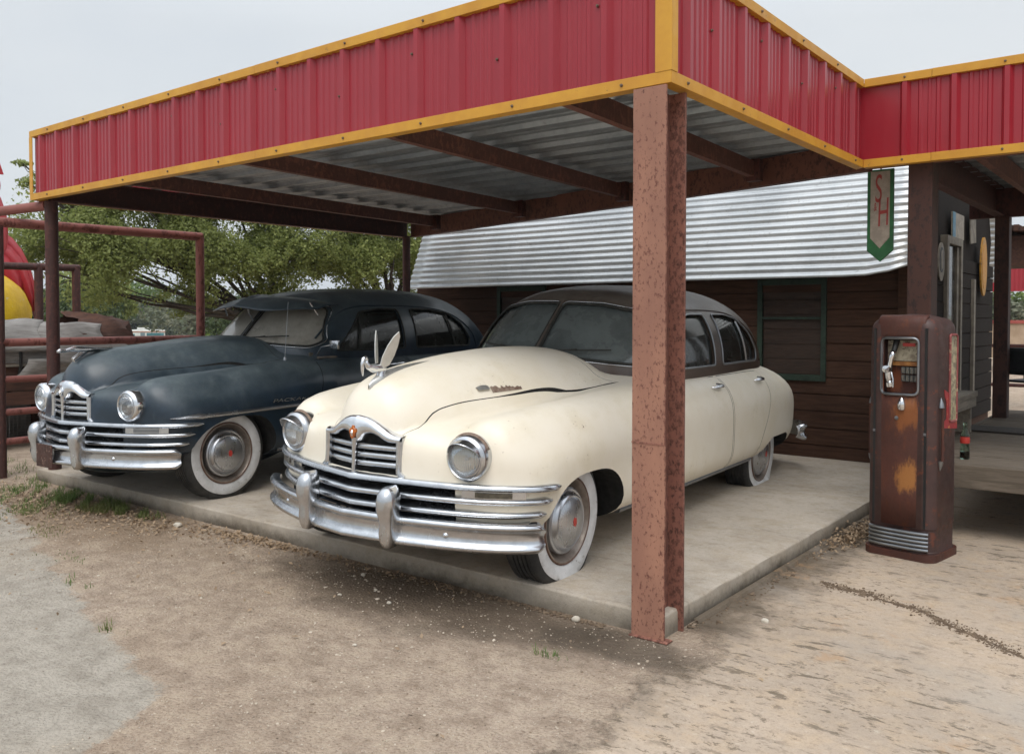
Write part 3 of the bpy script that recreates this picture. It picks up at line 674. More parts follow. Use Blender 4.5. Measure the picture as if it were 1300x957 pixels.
def navy_extras(root,ztop):
    # outside visor
    Pq=[]
    for j in range(41):
        u=-1+2*j/40; au=abs(u); y=.66*u
        xe=-1.40-.20*au**3; ze=1.535-.085*au**2.4
        xf=-.93-.42*au**3.0; zf=1.435-.015*au**2-.03*math.exp(-((au-.55)/.3)**2); cr=.018*math.exp(-(u/.02)**2)
        row=[]
        for i in range(9):
            v=i/8; row.append((xe+(xf-xe)*v,y,ze+(zf-ze)*v+.045*math.sin(PI*v)*(1-.5*au)+ .010*math.exp(-(u/.035)**2)))
        Pq.append(row)
    m=MB(); m.grid(Pq); o=m.build('sun_visor',M['navy'],root,smooth=True,angle=180); md=o.modifiers.new('s','SOLIDIFY'); md.thickness=.006
    for a,y0 in ((1,.60),(-1,.60)):
        m=MB(); m.tube([(-1.30,a*y0,1.47),(-1.36,a*(y0+.035),1.36)],.008,6); m.build('visor_bracket',M['chrome'],root,smooth=True)
    m=MB(); m.tube([(-1.10,0,1.49),(-1.12,0,1.38),(-1.17,0,1.31)],.009,6); m.build('visor_strut',M['steel_dull'],root,smooth=True)
    # side mirrors
    for a in (1,-1):
        o=empty('side_mirror'); o.parent=root
        bx,by,bz=-1.24,a*.775,1.05
        m=MB(); m.tube([(bx,by-a*.02,bz-.03),(bx+.02,by+a*.05,bz+.04),(bx-.02,by+a*.12,bz+.055)],.006,8); m.build('mirror_arm',M['chrome'],o,smooth=True)
        Mx=Matrix.Translation((bx-.03,by+a*.16,bz+.06))@Matrix.Rotation(math.radians(-a*12),4,'Z')
        m=MB(); m.box(-.012,.012,-.065,.065,-.038,.038,Mx); m.build('mirror_head',M['chrome_bright'],o,bevel=.008,smooth=True)
    # spear on fender side
    for a in (1,-1):
        P_=project(f_body,[(x,.615+.02*(.35-x)) for x in np.linspace(.36,-.92,34)],'y',a,.003)
        m=MB(); Pq=[]
        for i,p in enumerate(P_):
            u=i/33; h=.026*min(1,u*7+.1)*(1 if u<.9 else 1-(u-.9)*6); 
            if u>.13: h*=.62
            Pq.append([(p[0],p[1]-a*.004,p[2]-h),(p[0],p[1]+a*.010,p[2]-h*.5),(p[0],p[1]+a*.014,p[2]),(p[0],p[1]+a*.008,p[2]+h*.6),(p[0],p[1]-a*.004,p[2]+h)])
        m.grid(Pq); m.build('side_spear',M['chrome'],root,smooth=True,angle=60)
    me=text_mesh('PACKARD',.06,.003,.25)
    o=link('fender_lettering',me,M['chrome'],root)
    y=float(project(f_body,[(-.62,.70)],'y',1)[0][1]); o.location=(-.66,y+.003,.685); o.rotation_euler=(math.radians(84),0,math.radians(180)); o.scale=(1.5,.62,1)
    m=MB(); m.box(.775,.783,-.20,.025,.235,.405); pl=m.build('licence_plate',M['plate'],root,bevel=.003)
    # antenna
    z=float(ztop(-.86,.745)); m=MB(); m.lathe([(.018,-.01),(.018,.01),(.010,.022),(.004,.03)],12,Matrix.Translation((-.86,.745,z))); m.tube([(-.86,.745,z+.02),(-.91,.745,z+.48)],[.0028,.0014],6); m.build('antenna',M['steel_dull'],root,smooth=True)
# ================================================================== setting materials
def ground_mat():
    t=NT('packed_dirt'); n=t.noise(.55,8,.6); n2=t.noise(6,8,.7); n3=t.noise(85,4,.75); v=t.voro(70); v2=t.voro(26); n5=t.noise(22,6,.75)
    c=t.mix(t.ramp(n,.32,.68),lin('#bcaa99'),lin('#aa9784')); c=t.mix(t.ramp(n2,.42,.68),c,lin('#9c8b7a')); c=t.mix(t.math('MULTIPLY',t.ramp(n2,.55,.35),.4),c,lin('#c4b39c'))
    c=t.mix(t.math('MULTIPLY',t.ramp(n3,.45,.72),.6),c,lin('#6e5a48')); c=t.mix(t.math('MULTIPLY',t.ramp(v,.22,.12),t.ramp(n3,.5,.6)),c,lin('#cfc6ba'))
    c=t.mix(t.math('MULTIPLY',t.ramp(n5,.5,.68),.45),c,lin('#836f5c')); c=t.mix(t.math('MULTIPLY',t.ramp(n5,.46,.32),.4),c,lin('#cdbfac')); c=t.mix(t.math('MULTIPLY',t.ramp(v2,.16,.09),t.ramp(n2,.5,.6)),c,lin('#5f5246'))
    # oil soaked patch in front of the slab
    sp=t.sep()
    def ell(cx,cy,rx,ry):
        dx=t.math('DIVIDE',t.math('SUBTRACT',sp[0],cx),rx); dy=t.math('DIVIDE',t.math('SUBTRACT',sp[1],cy),ry)
        return t.math('SQRT',t.math('ADD',t.math('MULTIPLY',dx,dx),t.math('MULTIPLY',dy,dy)))
    d=t.math('ADD',ell(-3.2,3.28,1.35,.48),t.math('MULTIPLY',t.math('SUBTRACT',t.noise(2.2,7,.7),.5),1.5))
    c=t.mix(t.ramp(d,1.15,.45,0,.82),c,lin('#574b3f'))
    d2=t.math('ADD',ell(-2.0,3.35,.5,.22),t.math('MULTIPLY',t.math('SUBTRACT',t.noise(3,7,.7),.5),1.8))
    c=t.mix(t.ramp(d2,1.1,.6,0,.7),c,lin('#4f463c'))
    # darker earth on the left by the weeds
    d3=t.math('ADD',ell(-6.6,3.1,1.7,.5),t.math('MULTIPLY',t.math('SUBTRACT',t.noise(2.2,7,.7),.5),1.8)); c=t.mix(t.ramp(d3,1.2,.5,0,.6),c,lin('#7d6851'))
    # worn grey path in the lower left and tan apron on the right, both broken into the dirt
    bn=t.math('SUBTRACT',t.noise(2.4,8,.7,t.coord((1,1,1),(5,2,0))),.5); bf=t.math('SUBTRACT',n5,.5)
    lx=t.math('ADD',t.math('MULTIPLY',t.math('ADD',sp[0],3.3),-.265),1.86); lx=t.math('SUBTRACT',lx,t.math('MULTIPLY',t.math('MAXIMUM',t.math('ADD',sp[0],3.15),0.0),1.6))
    dp=t.math('ADD',t.math('SUBTRACT',lx,sp[1]),t.math('ADD',t.math('MULTIPLY',bn,.55),t.math('MULTIPLY',bf,.22)))
    pc=t.mix(t.ramp(n2,.38,.66),lin('#b5ada1'),lin('#a0988c')); pc=t.mix(t.math('MULTIPLY',t.ramp(n5,.48,.7),.5),pc,lin('#7d766b')); pc=t.mix(t.math('MULTIPLY',t.ramp(n,.5,.7),.5),pc,lin('#b5a590'))
    c=t.mix(t.ramp(dp,-.01,.05,0,.95),c,pc)
    far=t.ramp(t.math('SQRT',t.math('ADD',t.math('MULTIPLY',sp[0],sp[0]),t.math('MULTIPLY',sp[1],sp[1]))),60,120)
    # far meadow
    c=t.mix(far,c,lin('#6f7350'))
    t.set(color=c,rough=.95,spec=.2); t.bump(t.math('ADD',t.math('MULTIPLY',n3,.5),t.math('ADD',t.math('MULTIPLY',n2,1.2),t.math('ADD',t.math('MULTIPLY',v,.5),t.math('MULTIPLY',n5,1.0)))),.016); return t.m
def concrete_mat(name,a,b,stain,warm,amt=.5,seed=0,dark=.5,edge=None):
    t=NT(name); co=t.coord((1,1,1),(seed,seed*1.7,0)); n=t.noise(.9,8,.65,co); n2=t.noise(7,8,.7,co); n3=t.noise(120,4,.7,co); st=t.noise(1,7,.7,t.coord((5,16,1),(seed,0,0)))
    c=t.mix(t.ramp(n,.35,.65),lin(a),lin(b)); c=t.mix(t.math('MULTIPLY',t.ramp(n2,.4,.7),.5),c,lin(warm))
    f=t.math('MULTIPLY',t.ramp(st,.56,.60),t.ramp(n,.38,.58)); c=t.mix(t.math('MULTIPLY',f,amt),c,lin(stain))
    c=t.mix(t.math('MULTIPLY',t.ramp(n3,.45,.75),dark),c,lin(stain)); n4=t.noise(26,6,.8,co); c=t.mix(t.math('MULTIPLY',t.ramp(n4,.52,.68),.35),c,lin(stain)); c=t.mix(t.math('MULTIPLY',t.ramp(n4,.45,.3),.3),c,lin('#ddd3c4'))
    t.set(color=c,rough=.88,spec=.25); t.bump(t.math('ADD',n3,t.math('MULTIPLY',n2,1.5)),.004); return t,c
t_,c_=concrete_mat('slab_concrete','#c0b6a9','#afa598','#6d655a','#a5957e',.25,2,.25); 
def slab_finish(t,c):
    sp=t.sep(); n=t.noise(14,6,.75); n1=t.noise(1.6,6,.6)
    # weathered, mossy vertical edge
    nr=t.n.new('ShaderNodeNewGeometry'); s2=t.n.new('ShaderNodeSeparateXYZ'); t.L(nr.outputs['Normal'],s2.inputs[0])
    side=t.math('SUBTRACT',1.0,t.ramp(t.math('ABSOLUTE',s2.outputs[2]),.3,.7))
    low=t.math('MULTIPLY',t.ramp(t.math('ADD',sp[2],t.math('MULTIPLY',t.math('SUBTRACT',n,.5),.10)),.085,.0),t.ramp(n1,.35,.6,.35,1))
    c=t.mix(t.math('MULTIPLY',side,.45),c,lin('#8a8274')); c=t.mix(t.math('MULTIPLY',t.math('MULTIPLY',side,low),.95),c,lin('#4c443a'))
    c=t.mix(t.math('MULTIPLY',t.ramp(n1,.52,.72),.35),c,lin('#786c5c'))
    t.set(color=c)
slab_finish(t_,c_); M['slab']=t_.m
t_,c_=concrete_mat('worn_tan_concrete','#bcab99','#aa9b8b','#6f6456','#bfa88c',.9,5,.3)
def apron_finish(t,c):
    sp=t.sep(); 
    fl=t.noise(1,6,.75,t.coord((15,25,1),(4,2,0))); msk=t.ramp(t.noise(.8,5,.65,t.coord((1,1,1),(2,7,0))),.42,.56); c=t.mix(t.math('MULTIPLY',t.math('MULTIPLY',t.ramp(fl,.56,.60),msk),.75),c,lin('#6b5f50'))
    # dark streak of dirt washed out along the slab edge
    d=t.math('ABSOLUTE',t.math('ADD',sp[0],1.88)); d=t.math('ADD',d,t.math('MULTIPLY',t.math('SUBTRACT',t.noise(4,8,.75),.5),.7)); c=t.mix(t.ramp(d,.40,.02,0,.85),c,lin('#564c40')); pt=t.ramp(t.noise(2.6,8,.75,t.coord((1,1.3,1),(6,1,0))),.57,.66); nearx=t.ramp(sp[0],-.2,-1.6); c=t.mix(t.math('MULTIPLY',t.math('MULTIPLY',pt,nearx),.6),c,lin('#66594a')); c=t.mix(t.math('MULTIPLY',t.ramp(t.noise(1.9,6,.7,t.coord((1,1,1),(3,9,0))),.58,.68),.45),c,lin('#b48f68'))
    c=t.mix(t.math('MULTIPLY',t.ramp(t.noise(1.1,5,.6,t.coord((1,1,1),(9,3,0))),.52,.7),.55),c,lin('#aaa298'))
    t.set(color=c)
    ed=t.math('SUBTRACT',sp[0],-1.74); ed=t.math('ADD',ed,t.math('ADD',t.math('MULTIPLY',t.math('SUBTRACT',t.noise(2.2,8,.7,t.coord((1,1,1),(1,8,0))),.5),.75),t.math('MULTIPLY',t.math('SUBTRACT',t.noise(24,6,.75),.5),.25)))
    tr=t.n.new('ShaderNodeBsdfTransparent'); mx=t.n.new('ShaderNodeMixShader'); t.L(t.math('MAXIMUM',t.ramp(ed,-.02,.12),t.ramp(sp[1],3.65,3.9)),mx.inputs[0]); t.L(tr.outputs[0],mx.inputs[1]); t.L(t.b.outputs[0],mx.inputs[2]); t.L(mx.outputs[0],t.out.inputs[0])
apron_finish(t_,c_); M['apron']=t_.m
t_,c_=concrete_mat('grey_path_concrete','#b0a596','#a0978a','#7b746a','#b3a590',.6,8,.4); t_.set(color=c_); M['path']=t_.m
def red_mat():
    t=NT('red_painted_steel'); n=t.noise(1.3,5,.6); n2=t.noise(30,5,.7,t.coord((1,1,.12)))
    c=t.mix(t.ramp(n,.3,.7),lin('#8f1d2a'),lin('#98232f')); c=t.mix(t.math('MULTIPLY',t.ramp(n2,.5,.8),.25),c,lin('#9a4048'))
    t.set(color=c,rough=t.ramp(n2,.3,.7,.3,.42),coat=.2,coatr=.15); return t.m
M['red_sheet']=red_mat()
M['yellow']=pm('yellow_trim_paint',lin('#c9952f'),lin('#bd872b'),4,.5,spots=lin('#8d6a2e'),sp_sc=25,sp_t=.7,bump=.0006,bsc=30)
def galv(name,a='#8f9499',b='#6b7075',rough=.32,metal=.85):
    t=NT(name); n=t.noise(1.5,6,.6); n2=t.noise(22,5,.65); v=t.voro(35,feat='F1',out='Color'); s=t.n.new('ShaderNodeSeparateColor'); t.L(v,s.inputs[0])
    c=t.mix(t.ramp(n,.3,.7),lin(a),lin(b)); c=t.mix(t.math('MULTIPLY',s.outputs[0],.18),c,lin('#c8ccd0')); c=t.mix(t.math('MULTIPLY',t.ramp(n2,.58,.75),.4),c,lin('#5b564f'))
    t.set(color=c,metal=metal,rough=t.ramp(n2,.3,.7,rough,rough+.2)); return t.m
M['galv']=galv('galvanised_sheet','#a9aeb2','#888e93',.4,.7); M['galv_roof']=galv('galvanised_roof','#cccece','#b2b5b6',.33,.85)
def rusty_paint(name,a,b,rust,dark,t0=.56,scale=26):
    t=NT(name); co=t.coord((1,1,.35)); n=t.noise(2.2,6,.6,co); n2=t.noise(scale,6,.75,t.coord((1,1,.6))); n3=t.noise(5,5,.6)
    c=t.mix(t.ramp(n,.3,.7),lin(a),lin(b)); nn=t.n.new('ShaderNodeNewGeometry'); sp=t.n.new('ShaderNodeSeparateXYZ'); t.L(nn.outputs['Normal'],sp.inputs[0])
    sd=t.ramp(t.math('ABSOLUTE',sp.outputs[0]),.4,.8,0,.10)
    f=t.ramp(t.math('ADD',t.math('ADD',n2,sd),t.math('MULTIPLY',n3,.22)),t0+.12,t0+.19); c=t.mix(f,c,lin(rust)); f2=t.ramp(t.math('ADD',n2,t.math('MULTIPLY',n,.2)),t0+.20,t0+.27); c=t.mix(f2,c,lin(dark))
    t.set(color=c,rough=.72); t.bump(f,.001,.6); return t.m
M['post']=rusty_paint('flaking_salmon_paint','#a87a64','#875f50','#6d4337','#4e3029',.53,60)
M['darkbrown']=rusty_paint('dark_brown_post','#4a2d24','#3f261f','#33201b','#281a17',.5)
M['post_rusty']=rusty_paint('heavily_rusted_post','#9a6a5a','#85584b','#6a453a','#52342d',.48,48)
M['beam']=rusty_paint('red_oxide_beam','#764a3a','#673f32','#53332a','#3f2620',.5)
M['darkpost']=rusty_paint('dark_oxide_post','#56302a','#4a2822','#3c211c','#2c1a17',.5)
M['pipe']=rusty_paint('oxide_pipe','#8c564e','#7d4a42','#5d3028','#4a2822',.6,14)
M['bolt']=pm('screw_head',lin('#7a6a5a'),lin('#5c4a3e'),50,.6,metal=.4)
def wood(name,a,b,dark,st=(1.2,14,14),rough=.85,plank=None):
    t=NT(name); co=t.coord(st); n=t.noise(3,8,.7,co,.4); n2=t.noise(.9,4,.5)
    c=t.mix(t.ramp(n,.35,.65),lin(a),lin(b)); c=t.mix(t.math('MULTIPLY',t.ramp(n2,.45,.7),.6),c,lin(dark)); t.set(color=c,rough=rough,spec=.25); t.bump(n,.004); return t.m
M['siding']=wood('dark_stained_siding','#50382b','#3b281e','#2b1d17')
M['siding_shaded']=wood('porch_shade_siding','#1f1814','#17120f','#110d0b',rough=.98)  # copy of the siding with the porch shade put into its colour
M['deckwood']=wood('grey_deck_boards','#766b5f','#5f564b','#4d453c',(1.2,12,12)); M['benchwood']=wood('grey_bench_wood','#8b8276','#6d665c','#5a544b',(12,1.2,12))
M['greywood']=wood('weathered_log','#93908c','#716d69','#4f4a46',(9,1.0,9)); M['brownwood']=wood('rotten_brown_wood','#5c4034','#43302a','#2c201c',(9,1,9))
M['green_trim']=pm('green_trim_paint',lin('#26382c'),lin('#1d2b22'),9,.7); M['dark_glass']=pm('boarded_window_wood',lin('#3b2a20'),lin('#2a1e17'),4,.7,stretch=(1,8,8))
# ================================================================== world
w=bpy.data.worlds.new('World'); scene.world=w; w.use_nodes=True; nt=w.node_tree; nt.nodes.clear()
wo=nt.nodes.new('ShaderNodeOutputWorld'); bg=nt.nodes.new('ShaderNodeBackground'); sky=nt.nodes.new('ShaderNodeTexSky'); sky.sky_type='NISHITA'; sky.sun_disc=False
SUN_EL,SUN_AZ=math.radians(58),math.radians(150)
sky.sun_elevation=SUN_EL; sky.sun_rotation=SUN_AZ; sky.air_density=1.5; sky.dust_density=4
tc=nt.nodes.new('ShaderNodeTexCoord'); mp=nt.nodes.new('ShaderNodeMapping'); mp.inputs['Scale'].default_value=(1,1,2.6); nt.links.new(tc.outputs['Generated'],mp.inputs[0])
nz=nt.nodes.new('ShaderNodeTexNoise'); nz.inputs['Scale'].default_value=1.6; nz.inputs['Detail'].default_value=6; nz.inputs['Roughness'].default_value=.5; nt.links.new(mp.outputs[0],nz.inputs['Vector'])
rp=nt.nodes.new('ShaderNodeMapRange'); rp.interpolation_type='SMOOTHSTEP'; rp.inputs[1].default_value=.3; rp.inputs[2].default_value=.72; nt.links.new(nz.outputs['Fac'],rp.inputs[0])
cm=nt.nodes.new('ShaderNodeMix'); cm.data_type='RGBA'; nt.links.new(rp.outputs[0],cm.inputs[0]); cm.inputs[6].default_value=(5.5,5.9,6.35,1); cm.inputs[7].default_value=(6.4,6.65,6.85,1)
mx=nt.nodes.new('ShaderNodeMix'); mx.data_type='RGBA'; mx.inputs[0].default_value=.92; nt.links.new(sky.outputs[0],mx.inputs[6]); nt.links.new(cm.outputs[2],mx.inputs[7])
sx=nt.nodes.new('ShaderNodeSeparateXYZ'); nt.links.new(tc.outputs['Generated'],sx.inputs[0])
zr=nt.nodes.new('ShaderNodeMapRange'); zr.inputs[1].default_value=.30; zr.inputs[2].default_value=1.0; zr.inputs[3].default_value=1.0; zr.inputs[4].default_value=2.3; nt.links.new(sx.outputs[2],zr.inputs[0])
vm=nt.nodes.new('ShaderNodeVectorMath'); vm.operation='SCALE'; nt.links.new(mx.outputs[2],vm.inputs[0]); nt.links.new(zr.outputs[0],vm.inputs['Scale'])
nt.links.new(vm.outputs[0],bg.inputs[0]); bg.inputs[1].default_value=.1; nt.links.new(bg.outputs[0],wo.inputs[0])
sl=bpy.data.lights.new('sun','SUN'); sl.energy=1.3; sl.angle=math.radians(38); sl.color=(1,.97,.93); so=bpy.data.objects.new('sun',sl); COL.objects.link(so)
# sky texture: rotation measured from +Y clockwise seen from above
sd=Vector((math.sin(SUN_AZ)*math.cos(SUN_EL),math.cos(SUN_AZ)*math.cos(SUN_EL),math.sin(SUN_EL))); so.rotation_euler=(-sd).to_track_quat('-Z','Y').to_euler()
# ================================================================== camera
cam=bpy.data.cameras.new('camera'); co=bpy.data.objects.new('camera',cam); COL.objects.link(co); scene.camera=co
cam.sensor_width=36; cam.lens=1111/1300*36; cam.shift_y=-44.5/1300; cam.clip_end=6000; cam.clip_start=.05
co.location=(0,0,1.47); co.rotation_euler=(math.radians(90)-math.atan(31/1111),0,math.radians(38.1))
scene.view_settings.view_transform='Standard'; scene.view_settings.look='None'; scene.view_settings.exposure=.35; scene.view_settings.gamma=1
scene.render.engine='CYCLES'
# ================================================================== ground
def hgt(x,y):
    r=math.hypot(x,y); h=0
    # land falls away to the north-west
    a=max(0,min(1,(r-22)/140)); dirw=max(0,min(1,(-x*.75+y*.5)/max(r,1)+.1)); h-=4.2*(a*a*(3-2*a))*dirw
    if r>400: h+= (r-400)*.004
    return h
M['ground']=ground_mat()
m=MB(); rings=[0,2,4,6,8,10,13,16,20,25,32,40,50,65,80,100,130,170,220,300,420,600,900,1400,2200,3500]; NA=72
P=[[(r*math.cos(2*PI*k/NA),r*math.sin(2*PI*k/NA),hgt(r*math.cos(2*PI*k/NA),r*math.sin(2*PI*k/NA))) for k in range(NA)] for r in rings[1:]]
m.grid(P,closev=True); m.v.append((0,0,0)); c0=len(m.v)-1
for k in range(NA): m.f.append((c0,k,(k+1)%NA)); m.mi.append(0)
tag(m.build('ground',M['ground'],smooth=True,angle=180),kind='structure')
def rough_sheet(name,poly,z,mat,d=.12,j=.03,seed=1,fixed=()):
    rr=random.Random(seed); P=densify(poly,d); out=[]
    for i,p in enumerate(P):
        jj=0 if any(abs(p[0]-a)<1e-3 if ax=='x' else abs(p[1]-a)<1e-3 for ax,a in fixed) else j
        out.append((p[0]+rr.uniform(-jj,jj),p[1]+rr.uniform(-jj,jj)))
    bm=bmesh.new(); vs=[bm.verts.new((x,y,z)) for x,y in out]; f=bm.faces.new(vs); bmesh.ops.triangulate(bm,faces=[f]); bmesh.ops.recalc_face_normals(bm,faces=bm.faces)
    if bm.faces[0].normal.z<0:
        for q in bm.faces: q.normal_flip()
    me=bpy.data.meshes.new(name); bm.to_mesh(me); bm.free(); return tag(link(name,me,mat),kind='structure')
rough_sheet('concrete_apron',[(-1.90,3.60),(-2.3,3.3),(-2.35,2.4),(-2.2,1.6),(-1.2,-.5),(6,-.5),(9,4),(9,14),(-1.88,14),(-1.88,8)],.004,M['apron'],.1,.035,3)
0 and rough_sheet('concrete_path',[(-3.05,1.95),(-3.35,1.86),(-3.75,2.05),(-4.2,2.08),(-4.6,2.18),(-5.0,2.30),(-5.5,2.32),(-6.5,2.35),(-9,2.2),(-9,-2),(-3,-2),(-2.6,.6),(-2.62,1.3)],.004,M['path'],.08,.02,5)
# slab with a bevelled, slightly chipped edge
def slab():
    bm=bmesh.new(); pts=[(-8.25,3.555),(-1.9,3.555),(-1.9,8.7),(-8.25,8.7)]
    P=densify(pts,.09); rr=random.Random(4); vs=[]
    for z,ins in ((-.05,0),(.05,0),(.090,.002),(.101,.006),(.105,.016)):
        row=[]
        for x,y in P:
            cx,cy=-5,6; j=rr.uniform(-.003,.003) if z>.04 else rr.uniform(-.004,.008)
            dx=ins+j; nx=x+(dx if x<-8.2 else -dx if x>-1.95 else 0); ny=y+(dx if y<3.6 else -dx if y>8.6 else 0); row.append(bm.verts.new((nx,ny,z)))
        vs.append(row)
    n=len(P)
    for a,b in zip(vs,vs[1:]):
        for i in range(n): bm.faces.new((a[i],a[(i+1)%n],b[(i+1)%n],b[i]))
    bm.faces.new(vs[-1]); bmesh.ops.recalc_face_normals(bm,faces=bm.faces); me=bpy.data.meshes.new('slab'); bm.to_mesh(me); bm.free(); return me
tag(link('concrete_slab',slab(),M['slab'],smooth=True,angle=50),kind='structure')
# ================================================================== canopy
ZB,ZT=2.51,3.12
def rpanel(a,b,out,z0,z1,name,par,mat,start=0,pitch=.306):
    # ribbed sheet from a to b (xy), outward normal out
    a=Vector(a); b=Vector(b); d=(b-a); Ln=d.length; d.normalize(); o=Vector(out)
    prof=[(0,0)]; s=start
    while s<Ln:
        for ds,h in ((-.034,0),(-.014,.030),(.014,.030),(.034,0),(.080,0),(.088,.008),(.104,.008),(.112,0),(.140,0),(.146,.006),(.158,.006),(.164,0),(.190,0),(.198,.008),(.214,.008),(.222,0)):
            if 0.01<s+ds<Ln-.01: prof.append((s+ds,h))
        s+=pitch
    prof.append((Ln,0)); m=MB(); m.grid([[tuple((a+d*s+o*h).to_3d()+Vector((0,0,z))) for z in (z0,z1)] for s,h in prof])
    ob=m.build(name,mat,par,fix=False); md=ob.modifiers.new('s','SOLIDIFY'); md.thickness=.002; md.offset=-1; return ob
can=empty('metal_canopy',(0,0,0),label='open steel carport canopy with red ribbed fascia and yellow trim over both old cars',cat='canopy')
X0,X1,Y0,Y1=-8.17,-1.89,3.545,6.36
XE=3.6
rpanel((X0,Y0),(X1,Y0),(0,-1),ZB+.03,ZT-.02,'fascia_panel',can,M['red_sheet'],start=.145)
rpanel((X1,Y0),(X1,Y1),(1,0),ZB+.03,ZT-.02,'fascia_panel',can,M['red_sheet'],start=.17)
rpanel((X1,Y1),(XE,Y1),(0,-1),ZB+.03,ZT-.02,'fascia_panel',can,M['red_sheet'],start=.30)
rpanel((X0,Y0),(X0,8.15),(-1,0),ZB+.03,ZT-.02,'fascia_panel',can,M['red_sheet'],start=.17)
def trimbar(a,b,out,z0,z1,name='trim',miter=0):
    a=Vector(a).to_3d(); b=Vector(b).to_3d(); o=Vector(out).to_3d(); m=MB()
    t=.036
    sec=[(-.006,z0+.0),(t,z0),(t,z1-.003),(t-.003,z1),(-.03,z1),(-.03,z1-.004),(t-.006,z1-.004),(t-.006,z0+.004),(-.006,z0+.004)]
    sec=[(-.03,z0),(t,z0),(t,z1),(-.03,z1)]
    d=(b-a).normalized()
    aa=a; bb=b
    P=[[tuple(p+o*q+Vector((0,0,z))+ (d*(q+.0)*s if s else Vector((0,0,0)))) for q,z in sec] for p,s in ((aa,-1 if miter&1 else 0),(bb,1 if miter&2 else (-1 if miter&4 else 0)))]
    m.grid(P,closev=True); m.f+=[(0,1,2,3),(7,6,5,4)]; m.mi+=[0,0]; return m.build(name,M['yellow'],can,bevel=.002)
for z0,z1 in ((ZB,ZB+.055),(ZT-.055,ZT)):
    # split in lengths like the real trim
    trimbar((X0,Y0),(-4.9,Y0),(0,-1),z0,z1,miter=1); trimbar((-4.898,Y0),(X1,Y0),(0,-1),z0+.001,z1+.001,miter=2)
    trimbar((X1,Y0),(X1,Y1),(1,0),z0,z1,miter=1|4)
    m_=trimbar((X1+.037,Y1),(-1.42,Y1),(0,-1),z0,z1); trimbar((-1.418,Y1),(XE,Y1),(0,-1),z0+.001,z1+.001)
    trimbar((X0,8.15),(X0,Y0),(-1,0),z0,z1)
m=MB(); m.box(X1-.045,X1+.038,Y0-.038,Y0-.031,ZB+.056,ZT-.056); m.box(X1+.031,X1+.038,Y0-.030,Y0+.02,ZB+.056,ZT-.056); m.build('corner_trim',M['yellow'],can)
m=MB(); m.box(X0-.037,X0+.02,Y0-.037,Y0-.031,ZB+.056,ZT-.056); m.build('corner_trim',M['yellow'],can)
# screws
sc=MB(); sc.lathe([(.008,0),(.008,.003),(.0055,.004),(.0055,.009),(.0002,.010)],8); sme=sc.mesh()
def screw(p,out):
    o=bpy.data.objects.new('screw',sme); COL.objects.link(o); o.parent=can; o.location=p; o.rotation_euler=Vector(out).to_track_quat('Z','Y').to_euler()
sme.materials.append(M['bolt'])
for k in range(0,10):
    x=X0+.30+k*.64
    if x<X1-.1: screw((x,Y0-.036,ZB+.027),(0,-1,0)); screw((x+.02,Y0-.036,ZT-.027),(0,-1,0))
for k in range(5): screw((X1+.036,Y0+.12+k*.62,ZB+.027),(1,0,0)); screw((X1+.036,Y0+.35+k*.62,ZT-.027),(1,0,0))
for k in range(6): screw((X1+.29+k*.6,Y1-.036,ZB+.03),(0,-1,0)); screw((X1+.30+k*.6,Y1-.036,ZT-.027),(0,-1,0))
for k in range(10):
    x=X0+.145+.306*(2*k+1)
    if x<X1: screw((x-.05,Y0-.006,2.82+(.12 if k%2 else -.02)),(0,-1,0))
for k in range(4): screw((X1+.006,Y0+.17+.306*(2*k+1)-.05,2.86+(.1 if k%2 else 0)),(1,0,0))
# roof sheets (ribs run along x)
def backx(y): # x of skewed back beam at given y
    return -1.93 if y<6.60 else -1.93-(y-6.60)*(8.05-1.93)/(8.26-6.60)
def roof_sheet(name,y0,y1,xa,xbf,z,mat):
    prof=[(y0,0)]; y=y0+.15
    while y<y1:
        for dy,h in ((-.04,0),(-.016,.03),(.016,.03),(.04,0),(.09,0),(.1,.006),(.12,.006),(.13,0),(.18,0),(.19,.006),(.21,.006),(.22,0)):
            if y+dy<y1: prof.append((y+dy,h))
        y+=.305
    prof.append((y1,0)); m=MB(); m.grid([[(xa,y,z-.0-h+.03),(xbf(y),y,z-h+.03)] for y,h in prof]); o=m.build(name,mat,can,fix=False); md=o.modifiers.new('s','SOLIDIFY'); md.thickness=.003; return o
roof_sheet('roof_sheet',3.57,8.24,-8.12,backx,2.715,M['galv'])
roof_sheet('roof_sheet',6.40,9.86,XE,lambda y:-1.80,2.715,M['galv'])
def cbeam(a,b,z0,z1,wd,name,mat,flip=1):
    # C-channel between two xy points
    a=Vector(a).to_3d(); b=Vector(b).to_3d(); d=(b-a).normalized(); n=Vector((-d.y,d.x,0))*flip; m=MB(); t=.006
    sec=[(0,z0),(wd,z0),(wd,z0+.018),(wd-t,z0+.018),(wd-t,z0+t),(t,z0+t),(t,z1-t),(wd-t,z1-t),(wd-t,z1-.018),(wd,z1-.018),(wd,z1),(0,z1)]
    m.grid([[tuple(p+n*q+Vector((0,0,z))) for q,z in sec] for p in (a,b)],closev=True); m.f+=[tuple(range(12)),tuple(range(23,11,-1))]; m.mi+=[0,0]; return m.build(name,mat,can)
BM,DP=M['beam'],M['darkpost']
cbeam((-8.05,8.14),(-1.87,6.453),2.51,2.722,.08,'back_beam',BM)
cbeam((-8.10,3.62),(-8.10,8.12),2.50,2.712,.08,'side_beam',M['darkpost'],-1)
cbeam((-8.09,3.60),(-1.93,3.60),2.56,2.712,.06,'front_beam',BM)
cbeam((-1.93,3.68),(-1.93,6.40),2.56,2.712,.06,'side_beam',BM)
